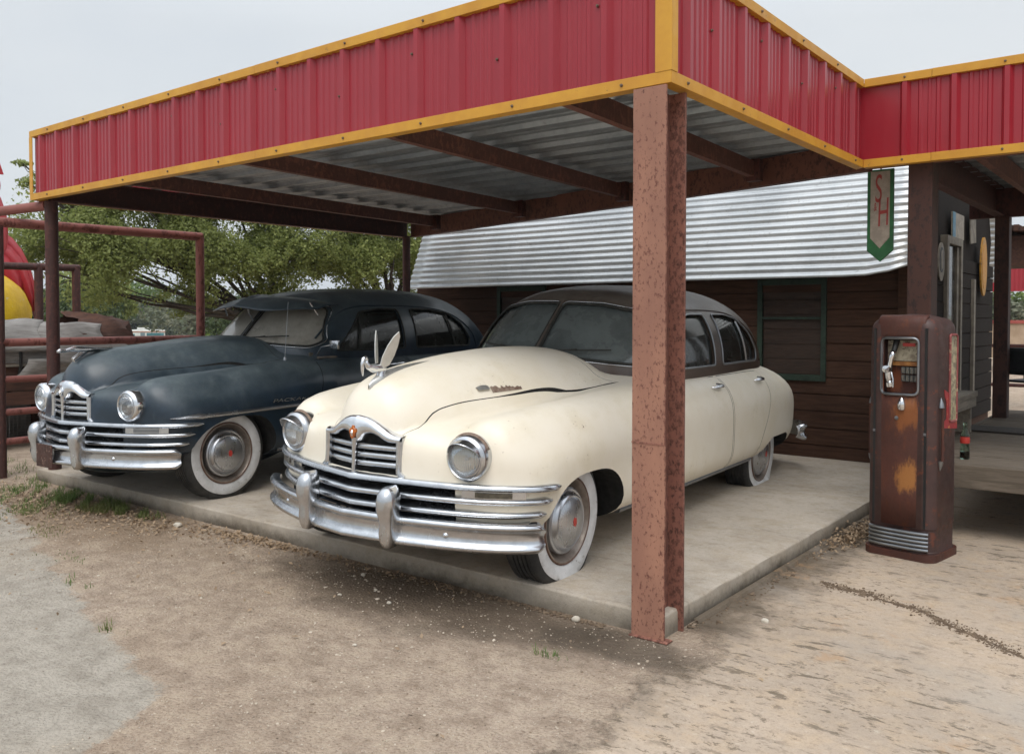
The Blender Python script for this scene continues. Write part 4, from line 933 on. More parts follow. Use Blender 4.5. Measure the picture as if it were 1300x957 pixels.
for (x0,x1,y1) in ((-6.95,-7.25,7.85),(-5.37,-5.66,7.45),(-3.87,-4.15,7.02),(-2.56,-2.74,6.66)):
    cbeam((x0,3.665),(x1,y1-.06),2.565,2.685,.055,'purlin',BM)
    sd_=MB(); sd_.box(x1-.06,x1+.05,y1-.13,y1-.06,2.53,2.70); sd_.build('bracket',DP,can)
# front H post at the corner: flange faces the yard
def hpost(x0,x1,y0,y1,z0,z1,name,mat,t=.014):
    m=MB(); m.box(x0,x1,y0,y0+t,z0,z1); q=m.build(name,mat,can,bevel=.002); m=MB(); m.box(x0,x1,y1-t,y1,z0,z1); xm=(x0+x1)/2; m.box(xm-.006,xm+.006,y0+t,y1-t,z0,z1); m.build('rear_flange',M['post_rusty'],q,bevel=.002); return q
hpost(-2.043,-1.875,3.50,3.70,.0,2.505,'post',M['post'])
m=MB(); m.box(-2.048,-1.85,3.485,3.54,.002,.010); m.build('base_plate',M['post_rusty'],can,bevel=.002)
m=MB(); m.box(-2.044,-1.874,3.4975,3.4998,.895,.902); m.build('weld_seam',M['post_rusty'],can)
m=MB(); m.tube([(-8.09,3.64,0),(-8.09,3.64,2.505)],.055,20); m.build('post',M['darkpost'],can,smooth=True)
m=MB(); m.tube([(-8.05,8.06,.1),(-8.05,8.06,2.51)],.05,16); m.build('post',M['darkpost'],can,smooth=True)
m=MB(); m.box(-1.585,-1.43,6.43,6.61,0,2.56); m.build('post',M['darkbrown'],can,bevel=.006)
m=MB(); m.box(-1.565,-1.44,9.56,9.70,.48,2.44); m.build('post',M['darkbrown'],can,bevel=.006)
m=MB(); m.box(1.8,1.93,9.56,9.70,.48,2.44); m.build('post',M['beam'],can,bevel=.006)
cbeam((-1.57,6.62),(-1.57,9.74),2.44,2.722,.08,'side_beam',M['darkpost'],-1)
cbeam((-1.18,6.45),(-1.18,9.60),2.56,2.705,.055,'purlin',BM); cbeam((.1,6.45),(.1,9.60),2.56,2.705,.055,'purlin',BM)
cbeam((-1.8,9.62),(XE,9.62),2.44,2.722,.08,'back_beam',M['darkpost'])
cbeam((-1.88,6.42),(XE,6.42),2.515,2.70,.05,'front_beam',BM)
# ================================================================== shop building
shop=empty('wooden_shop',(-5,10.4,0),label='dark wooden shop with a shiny corrugated arched roof behind the cars',cat='building')
def sp(mb,name,mat,**k):
    for i,v in enumerate(mb.v): mb.v[i]=(v[0]+5,v[1]-10.4,v[2])
    return mb.build(name,mat,par_ if False else shop,**k)
def log_wall(x0,x1,y,out,z0,z1,holes=(),along='x',name='wall'):
    m=MB(); rr=random.Random(int(y*100)); z=z0
    while z<z1:
        h=.165; zt=min(z+h,z1)
        segs=[(x0,x1)]
        for hx0,hx1,hz0,hz1 in holes:
            if hz0<z+h*.5<hz1:
                ns=[]
                for a,b in segs:
                    if hx0>a: ns.append((a,min(b,hx0)))
                    if hx1<b: ns.append((max(a,hx1),b))
                segs=[s for s in ns if s[1]-s[0]>.01]
        for a,b in segs:
            j=rr.uniform(-.004,.004)
            for q0,q1,dz in ((0,.010,.008),(.010,.022,.0)):
                pass
            if along=='x': m.box(a,b,min(y,y+out*(.028+j)),max(y,y+out*(.028+j)),z+.008,zt)
            else: m.box(min(y,y+out*(.028+j)),max(y,y+out*(.028+j)),a,b,z+.008,zt)
        z+=h
    if along=='x': 
        for (a,b,c,d) in ([(x0,x1,z0,z1)] if not holes else []): m.box(a,b,y-out*.05,y-.0*out,c,d)
    return m
W1=(-3.46,-2.87,.91,1.79); W2=(-6.85,-6.2,.91,1.79)
m=log_wall(-8.3,-2.05,8.54,-1,.06,2.3,(W1,W2)); sp(m,'wall',M['siding'],bevel=.004)
m=MB(); m.box(-8.3,-2.06,8.545,8.62,0,2.4); sp(m,'wall_core',M['siding'])
m=log_wall(8.6,12.3,-2.05,1,.3,2.1,((9.62,10.35,.3,2.35),),'y'); sp(m,'wall',M['siding_shaded'],bevel=.004)
arch=[(8.22,1.845),(8.40,2.30),(8.56,2.68),(8.80,3.02),(9.15,3.32),(9.6,3.54),(10.0,3.64),(10.4,3.67)]
arch=arch+[(20.8-y,z) for y,z in arch[-2::-1]]
fy=pchip(range(15),[p[0] for p in arch]); 
def arcz(t): 
    return np.interp(t,range(15),[p[1] for p in arch])
def archpts(n,off=0):
    # smooth arch with arc length spacing
    ts=np.linspace(0,14,600); Y=fy(ts); fz=pchip(range(15),[p[1] for p in arch]) ; Z=np.concatenate([pchip(range(8),[p[1] for p in arch[:8]])(ts[ts<=7]),pchip(range(8),[p[1] for p in arch[:8]])(14-ts[ts>7])])
    s=np.concatenate([[0],np.cumsum(np.hypot(np.diff(Y),np.diff(Z)))]); q=np.linspace(0,s[-1],n); y=np.interp(q,s,Y); z=np.interp(q,s,Z)
    dy=np.gradient(y); dz=np.gradient(z); L=np.hypot(dy,dz); return y,z,-dz/L,dy/L,q
y,z,ny,nz_,q=archpts(560)
h=.0095*np.sin(2*PI*q/.078); Pq=[]; rr=random.Random(5)
xs=list(np.linspace(-8.18,-1.98,32)); 
for yy,zz,a,b,hh in zip(y,z,ny,nz_,h):
    low=max(0,1-(zz-1.845)/.5)
    Pq.append([(x+(0),yy+a*hh,zz+b*hh-low*(-.085*max(0,(x+2.5)/.5)**2)+.002*math.sin(x*2.1+zz*2)) for x in xs])
m=MB(); m.grid(Pq); ob=sp(m,'roof',M['galv_roof'],smooth=True,angle=180,fix=False); md=ob.modifiers.new('s','SOLIDIFY'); md.thickness=.003; roofo=ob
# sheet lap lines as thin proud strips with screws
for tq in (.30,.415):
    i=int(tq*560); m=MB(); m.grid([[(x+5,y[i+k]+ny[i+k]*.0125-10.4,z[i+k]+nz_[i+k]*.0125) for x in (-8.18,-1.98)] for k in range(0,3)]); o=m.build('sheet_lap',M['galv'],roofo); md=o.modifiers.new('s','SOLIDIFY'); md.thickness=.002
# gable infill (planks) following the arch
y_,z_,_,_,_=archpts(60); m=MB(); poly=[(a,b) for a,b in zip(y_,z_)]; m.prism([(8.6,2.08)]+[(a,b-.03) for a,b in poly if 8.45<a<12.35 and b>2.1]+[(12.25,2.08)],-2.09,-2.06,'x'); sp(m,'gable',M['siding_shaded'])
m=MB(); m.box(-2.10,-2.055,8.6,12.28,0,2.08); sp(m,'wall_core',M['siding'])
m=MB(); m.prism([(8.6,2.08)]+[(a,b-.03) for a,b in poly if 8.45<a<12.35 and b>2.1]+[(12.25,2.08)],-8.2,-8.17,'x'); m.box(-8.25,-8.2,8.6,12.28,0,2.08); m.box(-8.2,-2.1,12.24,12.28,0,2.1); sp(m,'back_wall',M['siding'])
# gable edge corrugated closure strip on far slope (ridged edge seen from the front)
for (a,b,c,d) in (W1,W2):
    wn=empty('window'); wn.parent=shop; wn.location=(0,0,0)
    def wb(x0,x1,y0,y1,z0,z1,n,mat):
        mm=MB(); mm.box(x0+5,x1+5,y0-10.4,y1-10.4,z0,z1); return mm.build(n,mat,wn,bevel=.003)
    for q_ in ((a-.05,a,c-.06,d+.06),(b,b+.05,c-.06,d+.06),(a,b,c-.06,c),(a,b,d,d+.06)): wb(q_[0],q_[1],8.49,8.545,q_[2],q_[3],'frame',M['green_trim'])
    wb(a,b,8.500,8.538,(c+d)/2+.10,(c+d)/2+.125,'window_rail',M['green_trim'])
    for k in range(6): wb(a+.003,b-.003,8.525-.001*k,8.544,c+.004+(d-c)/6*k,c+(d-c)/6*(k+1),'shutter_board',M['dark_glass'])
m=MB(); m.box(-2.16,-2.03,8.46,8.60,.1,2.2); sp(m,'corner_board',M['siding'],bevel=.004)
# shop door and window on the porch end
M['offwhite']=pm('chalky_white_paint',lin('#736c61'),lin('#5d574e'),8,.7); M['pane']=dusty_glass('shop_door_glass','#4a4a46','#4c4a45',.4,.8)
dr=empty('door'); dr.parent=shop
def gb(y0,y1,z0,z1,x0,x1,n,mat,par):
    mm=MB(); mm.box(x0+5,x1+5,y0-10.4,y1-10.4,z0,z1); return mm.build(n,mat,par,bevel=.003)
gb(9.62,9.70,.5,2.30,-2.06,-1.99,'door_frame',M['offwhite'],dr); gb(10.27,10.35,.5,2.30,-2.06,-1.99,'door_frame',M['offwhite'],dr); gb(9.70,10.27,2.22,2.30,-2.06,-1.99,'door_frame',M['offwhite'],dr)
gb(9.71,9.80,.52,2.21,-2.05,-2.01,'door_leaf',M['offwhite'],dr); gb(10.17,10.26,.52,2.21,-2.05,-2.01,'door_leaf',M['offwhite'],dr); gb(9.80,10.17,.52,1.2,-2.05,-2.015,'door_leaf',M['offwhite'],dr); gb(9.80,10.17,1.2,2.21,-2.045,-2.035,'door_pane',M['pane'],dr)
gb(10.98,11.06,.6,1.9,-2.03,-1.99,'corner_post',M['offwhite'],dr)

# low broken concrete ledge at the foot of the slab on the right
rr=random.Random(31); P=[]
for k in range(60):
    y=3.82+k*.049; x=-1.852+rr.uniform(-.006,.005)-(.015 if rr.random()<.1 else 0); P.append([(-1.888,y,.022),(x-.008,y,.020),(x,y,.005)])
m=MB(); m.grid(P); tag(m.build('concrete_ledge',M['apron'],smooth=True,angle=40),kind='structure')
# ================================================================== signs on the shop
def disc_poly(cy,cz,ry,rz,n=32): return [(cy+ry*math.cos(2*PI*k/n),cz+rz*math.sin(2*PI*k/n)) for k in range(n)]
M['black']=pm('black_enamel',lin('#1b1b1b'),None,5,.5); M['cyan']=pm('blue_enamel',lin('#3f6f86'),None,5,.5); M['yellow_sign']=pm('yellow_enamel_sign',lin('#a8781c'),lin('#8f641a'),12,.5,spots=lin('#6d4a20'),sp_sc=20); M['cream_sign']=pm('cream_sign_paint',lin('#8a8377'),lin('#746d63'),14,.6,spots=lin('#7d6f60'),sp_sc=30)
o=empty('round_sign',(-2.02,9.45,2.02),label='small round enamel sign with black ring left of the shop door',cat='sign')
m=MB(); m.prism(disc_poly(0,0,.13,.19),0,.012,'x'); m.build('sign_face',M['cream_sign'],o); m=MB(); m.prism(disc_poly(0,.02,.09,.125),.012,.016,'x'); r_=m.build('sign_ring',M['black'],o); m=MB(); m.prism(disc_poly(0,.02,.045,.095),.016,.019,'x'); m.build('sign_centre',M['cream_sign'],r_)
o=empty('shop_board',(-2.02,10.1,2.42),label='rectangular white and blue board above the shop door',cat='sign'); m=MB(); m.box(0,.015,-.20,.36,-.12,.14); m.build('board_face',M['cream_sign'],o,bevel=.003); m=MB(); m.box(.015,.019,-.20,-.07,-.12,.14); m.build('board_stripe',M['cyan'],o)
o=empty('tilted_sign',(-2.02,10.95,2.48),(math.radians(6),0,0),'small blank white sign tilted beside the yellow oval sign','sign'); m=MB(); m.box(0,.012,-.13,.17,-.18,.16); m.build('sign_face',M['offwhite'],o,bevel=.003)
o=empty('oval_sign',(-1.99,11.42,2.06),label='tall yellow oval sign hanging near the far corner of the shop',cat='sign'); m=MB(); m.prism(disc_poly(0,0,.17,.34,40),0,.02,'x'); m.build('sign_face',M['yellow_sign'],o); m=MB(); m.prism(disc_poly(0,0,.12,.26,40),.02,.024,'x'); m.build('sign_inset',pm('amber_enamel',lin('#a8741c'),None,8,.5),o)
# green arrow sign
o=empty('arrow_sign',(-1.81,6.60,2.53),label='green hanging arrow sign with a white panel and red script letters',cat='sign')
AR=[(-.09,0),(.09,0),(.09,-.58),(.0,-.66),(-.09,-.58)]
M['sgreen']=pm('sign_green',lin('#2c6a3c'),lin('#235631'),9,.5); M['spanel']=pm('sign_panel',lin('#a39789'),lin('#8f8478'),18,.6,spots=lin('#8d7f72'))
M['script']=pm('sign_red_paint',lin('#a2403a'),lin('#8f3833'),20,.6)
m=MB(); m.prism(AR,-.012,.012,'y'); m.build('sign_board',M['sgreen'],o,bevel=.003)
m=MB(); m.prism([(-.066,-.015),(.066,-.015),(.066,-.49),(0,-.565),(-.066,-.49)],-.016,-.0125,'y'); m.build('sign_panel',M['spanel'],o)
for s_,x_,z_,r_ in (('S',-.022,-.15,-.12),('&',-.035,-.27,-.12),('H',.012,-.32,-.12)):
    me=text_mesh(s_,.27 if s_!='&' else .08,.001,.35); q=link('sign_letter',me,M['script'],o); q.location=(x_,-.018,z_); q.rotation_euler=(PI/2,r_,0); q.scale=(.42,1.05,1)
m=MB(); m.tube([(0,0,0),(0,0,.05)],.006,6); m.build('hanger',M['bolt'],o)
# ================================================================== porch deck
dk=empty('porch_deck',(1,8.4,0),label='raised grey plank deck along the end of the shop',cat='deck')
rr=random.Random(9); y=6.40; m=MB()
while y<10.45:
    m.box(-2.55,3.2,y-8.4,y+.132-8.4,.462,.50+rr.uniform(-.002,.003)); y+=.14
m.build('deck_boards',M['deckwood'],dk,bevel=.003)
m=MB(); m.box(-2.56,3.2,-2.04,-2.002,.345,.498); m.build('front_joist',M['deckwood'],dk,bevel=.004)
m=MB(); m.box(-2.6,-2.56,-2.0,2.0,.345,.498); m.build('side_joist',M['deckwood'],dk,bevel=.004)
for x in (-2.4,-1,.6,2.2):
    for y in (.2,1.0,1.7): m=MB(); m.box(x,x+.1,y,y+.1,0,.46); m.build('deck_leg',M['deckwood'],dk)
# bench
o=empty('wooden_bench',(-1.62,7.55,.503),label='low grey plank bench at the near edge of the deck behind the fuel pump',cat='bench')
m=MB(); m.box(-.16,.16,-.85,.72,.30,.345); m.build('seat',M['benchwood'],o,bevel=.006)
for y in (-.6,.58): m=MB(); m.box(-.13,.13,y,y+.05,0,.30); m.build('leg',M['benchwood'],o,bevel=.005)
m=MB(); m.box(.13,.155,-.8,.68,.22,.30); m.build('apron',M['benchwood'],o,bevel=.004)
# door mat
m=MB(); m.box(-.24,.24,-.20,.20,0,.012); o=m.build('door_mat',pm('dark_mat',lin('#3b342e'),lin('#2c2723'),30,.95,bump=.004,bsc=80),bevel=.003); o.location=(-1.34,8.45,.504); tag(o,'dark flat door mat lying on the deck boards','mat')
# bottle
M['bottle_glass']=None
t=NT('green_bottle_glass'); t.set(color=lin('#9fc0ad'),rough=.05,trans=1.0); t.b.inputs['IOR'].default_value=1.45; M['bottle_glass']=t.m
o=empty('soda_bottle',(-1.245,6.62,.502),label='glass soda bottle with red label standing on the deck edge',cat='bottle')
pf=[(.001,0),(.028,0),(.031,.01),(.030,.06),(.027,.10),(.031,.13),(.028,.165),(.016,.20),(.012,.235),(.014,.24),(.013,.25)]
m=MB(); m.lathe(pf,24); m.build('bottle_glass',M['bottle_glass'],o,smooth=True)
m=MB(); m.lathe([(.001,.004),(.0265,.006),(.0265,.05),(.001,.0505)],20); m.build('cola',pm('dark_liquid',lin('#2a100b'),None,3,.15),o,smooth=True)
m=MB(); m.lathe([(.0295,.108),(.0318,.13),(.0295,.152)],24); m.build('bottle_label',M['red'],o,smooth=True)
# chair
def tubes(lst,r,n=8):
    m=MB()
    for p in lst: m.tube(p,r,n)
    return m
o=empty('patio_chair',(-1.27,9.95,.503),(0,0,math.radians(-25)),'dark metal patio chair on the deck at the right edge','chair')
o.scale=(.8,.8,.78)
M['chairm']=pm('dark_chair_metal',lin('#2c2f31'),lin('#222426'),9,.5)
m=MB(); m.box(-.24,.24,-.22,.24,.42,.45); m.build('seat',M['chairm'],o,bevel=.012)
m=MB(); m.grid([[(x,-.22-.05*(1-(x/.25)**2)-.10*(z-.5)/.4,z) for z in np.linspace(.52,.86,6)] for x in np.linspace(-.25,.25,9)]); q=m.build('backrest',M['chairm'],o,smooth=True); md=q.modifiers.new('s','SOLIDIFY'); md.thickness=.02
for sx in (-1,1):
    for y0,y1 in ((.22,.27),(-.20,-.30)): tubes([[(sx*.22,y0,.44),(sx*.25,y1,.0)]],.013).build('leg',M['chairm'],o,smooth=True)
    tubes([[(sx*.25,.22,.43),(sx*.26,.20,.64),(sx*.26,-.24,.66)]],.013).build('armrest',M['chairm'],o,smooth=True)
    tubes([[(sx*.22,-.20,.44),(sx*.23,-.24,.6)]],.013).build('back_support',M['chairm'],o,smooth=True)
# ================================================================== fuel pump
def pump():
    M['rustp']=None
    t=NT('pump_rust'); n=t.noise(2.6,7,.65); n2=t.noise(14,7,.7,t.coord((1,1,.35))); n3=t.noise(70,5,.7); sp_=t.sep()
    c=t.mix(t.ramp(n,.35,.65),lin('#56332a'),lin('#452b25')); c=t.mix(t.math('MULTIPLY',t.ramp(n2,.52,.70),.7),c,lin('#6b3f28')); c=t.mix(t.math('MULTIPLY',t.ramp(n3,.5,.7),.4),c,lin('#38201a'))
    def blob(cx,cz,rx,rz,col,amt,c):
        dx=t.math('DIVIDE',t.math('SUBTRACT',sp_[0],cx),rx); dz=t.math('DIVIDE',t.math('SUBTRACT',sp_[2],cz),rz); d=t.math('SQRT',t.math('ADD',t.math('MULTIPLY',dx,dx),t.math('MULTIPLY',dz,dz)))
        d=t.math('ADD',d,t.math('MULTIPLY',t.math('SUBTRACT',n2,.5),3.2)); return t.mix(t.ramp(d,1.15,.5,0,amt),c,lin(col))
    c=blob(.03,.88,.09,.12,'#94592b',.65,c); c=blob(.05,.50,.06,.10,'#a8713a',.75,c); c=blob(-.06,1.08,.07,.09,'#84492a',.6,c)
    t.set(color=c,rough=t.ramp(n2,.3,.7,.45,.75),spec=.35); t.bump(n3,.0015); M['rustp']=t.m
    M['rustd']=pm('pump_side_rust',lin('#46302c'),lin('#3b2926'),5,.6,spots=lin('#5f3426'),sp_sc=18,sp_t=.6,bump=.001)
    root=empty('fuel_pump',(-1.395,5.83,.004),(0,0,math.radians(-9)),'tall rusty antique fuel pump standing on the concrete beside the slab','fuel pump')
    def rr_poly(w,d,r,n=8,cx=0,cy=0):
        out=[]
        for sx,sy,a0 in ((1,1,0),(-1,1,90),(-1,-1,180),(1,-1,270)):
            for k in range(n+1):
                a=math.radians(a0+90*k/n); out.append((cx+sx*(w-r)+r*math.cos(a),cy+sy*(d-r)+r*math.sin(a)))
        return out
    W,D=.205,.19
    # body: stack of rounded sections, rounded shoulders at the top
    secs=[(.0,W,D),(.055,W,D),(.06,W-.004,D-.004),(.19,W-.004,D-.004),(.195,W,D),(1.30,W-.002,D-.002),(1.385,W-.004,D-.004)]
    for k in range(1,9):
        a=PI/2*k/8; secs.append((1.385+.080*math.sin(a),W-.004-.062*(1-math.cos(a)),D-.004-.05*(1-math.cos(a))))
    secs.append((1.481,W-.12,D-.10)); secs.append((1.486,.02,.02))
    m=MB(); m.grid([[(x,y,z) for x,y in rr_poly(w,d,min(.07,w*.45,d*.45))] for z,w,d in secs],closev=True,flip=True); m.f.append(tuple(range(36))); m.mi.append(0)
    m.f.append(tuple(len(m.v)-36+i for i in range(36))); m.mi.append(0)
    me=m.mesh(); bm=bmesh.new(); bm.from_mesh(me); bmesh.ops.recalc_face_normals(bm,faces=bm.faces); bm.to_mesh(me); bm.free()
    cb=MB(); cb.box(-.108,.108,-.4,-D+.066,1.0,1.34); cm=cb.mesh(); bm=bmesh.new(); bm.from_mesh(cm); bmesh.ops.recalc_face_normals(bm,faces=bm.faces); bm.to_mesh(cm); bm.free()
    me=boolean(me,cm,'DIFFERENCE'); body=link('cabinet',me,M['rustd'],root,True,40)
    # front panel, slightly bowed, with a window opening built from strips
    def px(x): return -(D+.014-.028*(x/.15)**2)
    FW=.145
    def plate(x0,x1,z0,z1,name,mat,off=0,th=.02,par=root,n=10):
        m=MB(); xs=np.linspace(x0,x1,n); P=[]
        for x in xs: P.append([(x,px(x)-off,z0),(x,px(x)-off,z1),(x,px(x)-off+th,z1),(x,px(x)-off+th,z0)])
        m.grid(P,closev=True); m.f+=[(0,1,2,3),tuple(len(m.v)-1-i for i in range(4))]; m.mi+=[0,0]; return m.build(name,mat,par,smooth=True,angle=40)
    # one mesh: outline with window hole via grid of strips
    m=MB(); xs=list(np.linspace(-FW,FW,21)); wz0,wz1=1.005,1.335; wx0,wx1=-.105,.105
    zs=[.20,.4,.6,.8,.9,wz0,1.1,1.2,wz1,1.37]
    def top(x): return 1.37
    ztopc=[(1.40,.000),(1.43,.006),(1.452,.016),(1.468,.034),(1.478,.06)]
    for i in range(20):
        for j in range(len(zs)-1):
            xm=(xs[i]+xs[i+1])/2
            if wx0<xm<wx1 and wz0<=zs[j]<wz1: continue
            q=[(xs[i],px(xs[i]),zs[j]),(xs[i+1],px(xs[i+1]),zs[j]),(xs[i+1],px(xs[i+1]),zs[j+1]),(xs[i],px(xs[i]),zs[j+1])]; m.add(q,[(0,1,2,3)])
    P=[]
    for z,b in [(1.37,0)]+ztopc: P.append([(x,px(x)+b,z+.004) if z>1.37 else (x,px(x),z) for x in xs])
    m.grid(P)
    bm=bmesh.new(); me=m.mesh(); bm.from_mesh(me); bmesh.ops.remove_doubles(bm,verts=bm.verts,dist=.0005); bm.to_mesh(me); bm.free()
    o=link('front_panel',me,M['rustp'],root,True,40); md=o.modifiers.new('s','SOLIDIFY'); md.thickness=.014; md.offset=-1
    bm=bmesh.new(); bm.from_mesh(me); bmesh.ops.recalc_face_normals(bm,faces=bm.faces)
    av=sum((f.normal.y for f in bm.faces)); 
    if av>0: bmesh.ops.reverse_faces(bm,faces=bm.faces)
    bm.to_mesh(me); bm.free()
    # black seams each side
    for a in (1,-1):
        m=MB(); m.box(a*(FW+.002),a*(FW+.016),-D+.0005,-D+.05,.20,1.40); m.build('panel_gap',M['black'],root)
        m=MB(); m.box(a*(FW+.001),a*(FW+.016),-D-.004,-D-.001,.76,.775); m.build('hinge',M['steel_dull'],root)
    # window: chrome rim, recess, dials
    wn=empty('meter_window'); wn.parent=root
    pts=rpoly([(wx0-.006,wz0-.006),(wx1+.006,wz0-.006),(wx1+.006,wz1+.006),(wx0-.006,wz1+.006)],.035)
    m=MB(); m.tube([(x,px(x)-.003,z) for x,z in densify(pts,.03)],.009,8,closed=True); m.build('window_rim',M['steel_dull'],wn,smooth=True)
    m=MB(); m.box(wx0,wx1,-D+.062,-D+.066,wz0,wz1); m.build('recess_back',M['rustp'],wn)
    m=MB(); m.box(wx0-.003,wx0,-D-.01,-D+.06,wz0,wz1); m.box(wx1,wx1+.003,-D-.01,-D+.06,wz0,wz1); m.box(wx0,wx1,-D-.01,-D+.06,wz1,wz1+.003); m.box(wx0,wx1,-D-.01,-D+.06,wz0-.003,wz0); m.build('recess_side',M['rustd'],wn)
    m=MB(); m.box(wx0+.012,wx1-.008,-D+.045,-D+.060,1.20,1.325); m.build('dial_face',pm('flaked_dial_paint',lin('#a9a18c'),lin('#7d7362'),22,.7,spots=lin('#4f3b2c'),sp_sc=60,sp_t=.58),wn)
    m=MB(); m.box(.0,wx1-.03,-D+.038,-D+.0449,1.29,1.31); m.build('dial_stripe',M['red'],wn)
    m=MB(); m.box(wx0+.03,wx1-.008,-D+.035,-D+.058,1.172,1.196); m.build('meter_bar',pm('ochre_rust',lin('#9a6a35'),lin('#7c4f28'),20,.7),wn)
    for r_ in range(2):
        for k in range(4): m=MB(); m.box(-.005+k*.026,.017+k*.026,-D+.03,-D+.058,1.075+r_*.048,1.115+r_*.048); q=m.build('number_wheel',pm('number_wheel_paint',lin('#3d3d3b'),lin('#5f5f5a'),30,.6),wn,bevel=.004); m=MB(); m.box(.003+k*.026,.009+k*.026,-D+.028,-D+.0299,1.082+r_*.048,1.108+r_*.048); m.build('digit_mark',M['offwhite'],q)
    # nozzle hanging in the window
    nz=empty('nozzle'); nz.parent=root
    yb=-D+.005
    m=MB(); m.tube([(-.035,yb+.03,1.325),(-.035,yb+.01,1.29),(-.04,yb-.005,1.25)],[.018,.017,.015],14); m.build('hose_end',M['black'],nz,smooth=True)
    m=MB(); m.tube([(-.04,yb-.005,1.26),(-.045,yb-.012,1.235),(-.05,yb-.015,1.215),(-.06,yb-.012,1.17),(-.068,yb-.008,1.14),(-.066,yb-.008,1.10),(-.062,yb-.005,1.065)],[.016,.019,.015,.016,.022,.020,.016],16); m.build('nozzle_body',M['chrome_bright'],nz,smooth=True,angle=180)
    m=MB(); m.lathe([(.001,-.022),(.022,-.018),(.026,0),(.022,.018),(.001,.022)],18,Matrix.Translation((-.072,yb-.022,1.15))@Matrix.Rotation(PI/2,4,'X')); m.build('valve_housing',M['chrome_bright'],nz,smooth=True)
    m=MB(); m.tube([(-.062,yb-.005,1.07),(-.06,yb,1.045)],[.022,.023],14); m.build('nozzle_cup',M['chrome_bright'],nz,smooth=True)
    m=MB(); m.tube([(-.045,yb-.02,1.13),(-.03,yb-.03,1.09),(-.03,yb-.028,1.04)],[.005,.005,.004],8); m.build('trigger',M['chrome'],nz,smooth=True)
    # small lamp hood and lock on the panel
    m=MB(); P=[]
    for z,w,d in ((.905,.020,.012),(.915,.024,.024),(.945,.024,.026),(.965,.018,.020),(.980,.010,.010),(.986,.002,.002)): P.append([(.02+w*math.cos(t),px(.02)-.002-d*abs(math.sin(t)) if math.sin(t)<0 else px(.02)+.006,z) for t in np.linspace(0,2*PI,17)[:-1]])
    m.grid(P,closev=True); m.build('light_hood',M['chrome_bright'],root,smooth=True,angle=60)
    m=MB(); m.lathe([(.012,0),(.012,.006),(.001,.008)],14,Matrix.Translation((-.01,px(0)+.001,.855))@Matrix.Rotation(PI/2,4,'X')); m.build('lock',M['steel_dull'],root,smooth=True)
    # side handles (trim bars) with pointed ends
    for a in (1,-1):
        x=a*(W+.016); y=-.10
        h=empty('side_bar'); h.parent=root
        m=MB(); m.tube([(x,y,.60),(x,y,.93)],.008,8); m.build('bar',M['rustp'],h,smooth=True)
        m=MB(); m.tube([(x-a*.012,y,.925),(x-a*.012,y,.95),(x-a*.012,y,.985)],[.020,.016,.002],12); m.build('bar_cap',M['steel_dull'],h,smooth=True)
        m=MB(); m.tube([(x-a*.012,y,.605),(x-a*.012,y,.58),(x-a*.012,y,.545)],[.020,.016,.002],12); m.build('bar_cap',M['steel_dull'],h,smooth=True)
    # side dial window with red frame
    for a in (1,-1):
        sw=empty('side_window'); sw.parent=root; x=a*(W-.001)
        poly=rpoly([(.035,.83),(.145,.83),(.145,1.36),(.035,1.36)],.02)
        m=MB(); m.tube([(x+a*.003,p,q) for p,q in densify(poly,.03)],.008,8,closed=True); m.build('window_rim',M['oldred'],sw,smooth=True)
        m=MB(); m.prism(poly,x+a*.001,x+a*.004,'x'); m.build('dial_glass',M['dirtyglass'],sw)
        pp_=[(-.08,.80),(.16,.78),(.16,1.0),(.03,1.0),(.02,1.01),(-.04,1.03),(-.03,.98),(-.005,.95),(-.005,.85),(-.06,.83)]
        m=MB(); m.prism(pp_,x-a*.001,x+a*.0025,'x'); m.build('red_decal',M['decal'],sw)
    # kick grille with five ribs
    for k in range(5):
        z=.072+k*.024; P=[]
        for t in np.linspace(-1,1,25):
            xx=.178*math.sin(t*1.45)/math.sin(1.45); yy=-(D-.03+.05*math.cos(t*1.45)**.7 if abs(t)<1 else D-.03)
            yy=-(D-.005+.022*(1-abs(t)**3.0)); P.append((.178*t,yy,z))
        m=MB(); m.tube(P,.0115,8,sy=1); m.build('kick_grille_rib',M['steel_dull'],root,smooth=True)
    m=MB(); m.grid([[(x,y,z) for x,y in rr_poly(W+.012,D+.02,.07)] for z in (0,.045)],closev=True,flip=True); m.f.append(tuple(36+i for i in range(36))); m.mi.append(0)
    m.build('base_skirt',M['rustp'],root,smooth=True,angle=40)
t=NT('side_dial'); n=t.noise(20,6,.7); c=t.mix(t.ramp(n,.4,.6),lin('#6f6a58'),lin('#a59c7e')); c=t.mix(t.ramp(t.noise(9,5,.7,t.coord((1,1,.3),(3,1,2))),.56,.62),c,lin('#55402f')); t.set(color=c,rough=.25); M['dirtyglass']=t.m
M['decal']=pm('red_yellow_decal',lin('#8e2a2c'),lin('#983034'),30,.5,spots=lin('#d2a04a'),sp_sc=22,sp_t=.62)
M['oldred']=pm('worn_red_frame',lin('#8d4a48'),lin('#7a3a3a'),14,.5,spots=lin('#a08a70'),sp_sc=30,sp_t=.6)
pump()
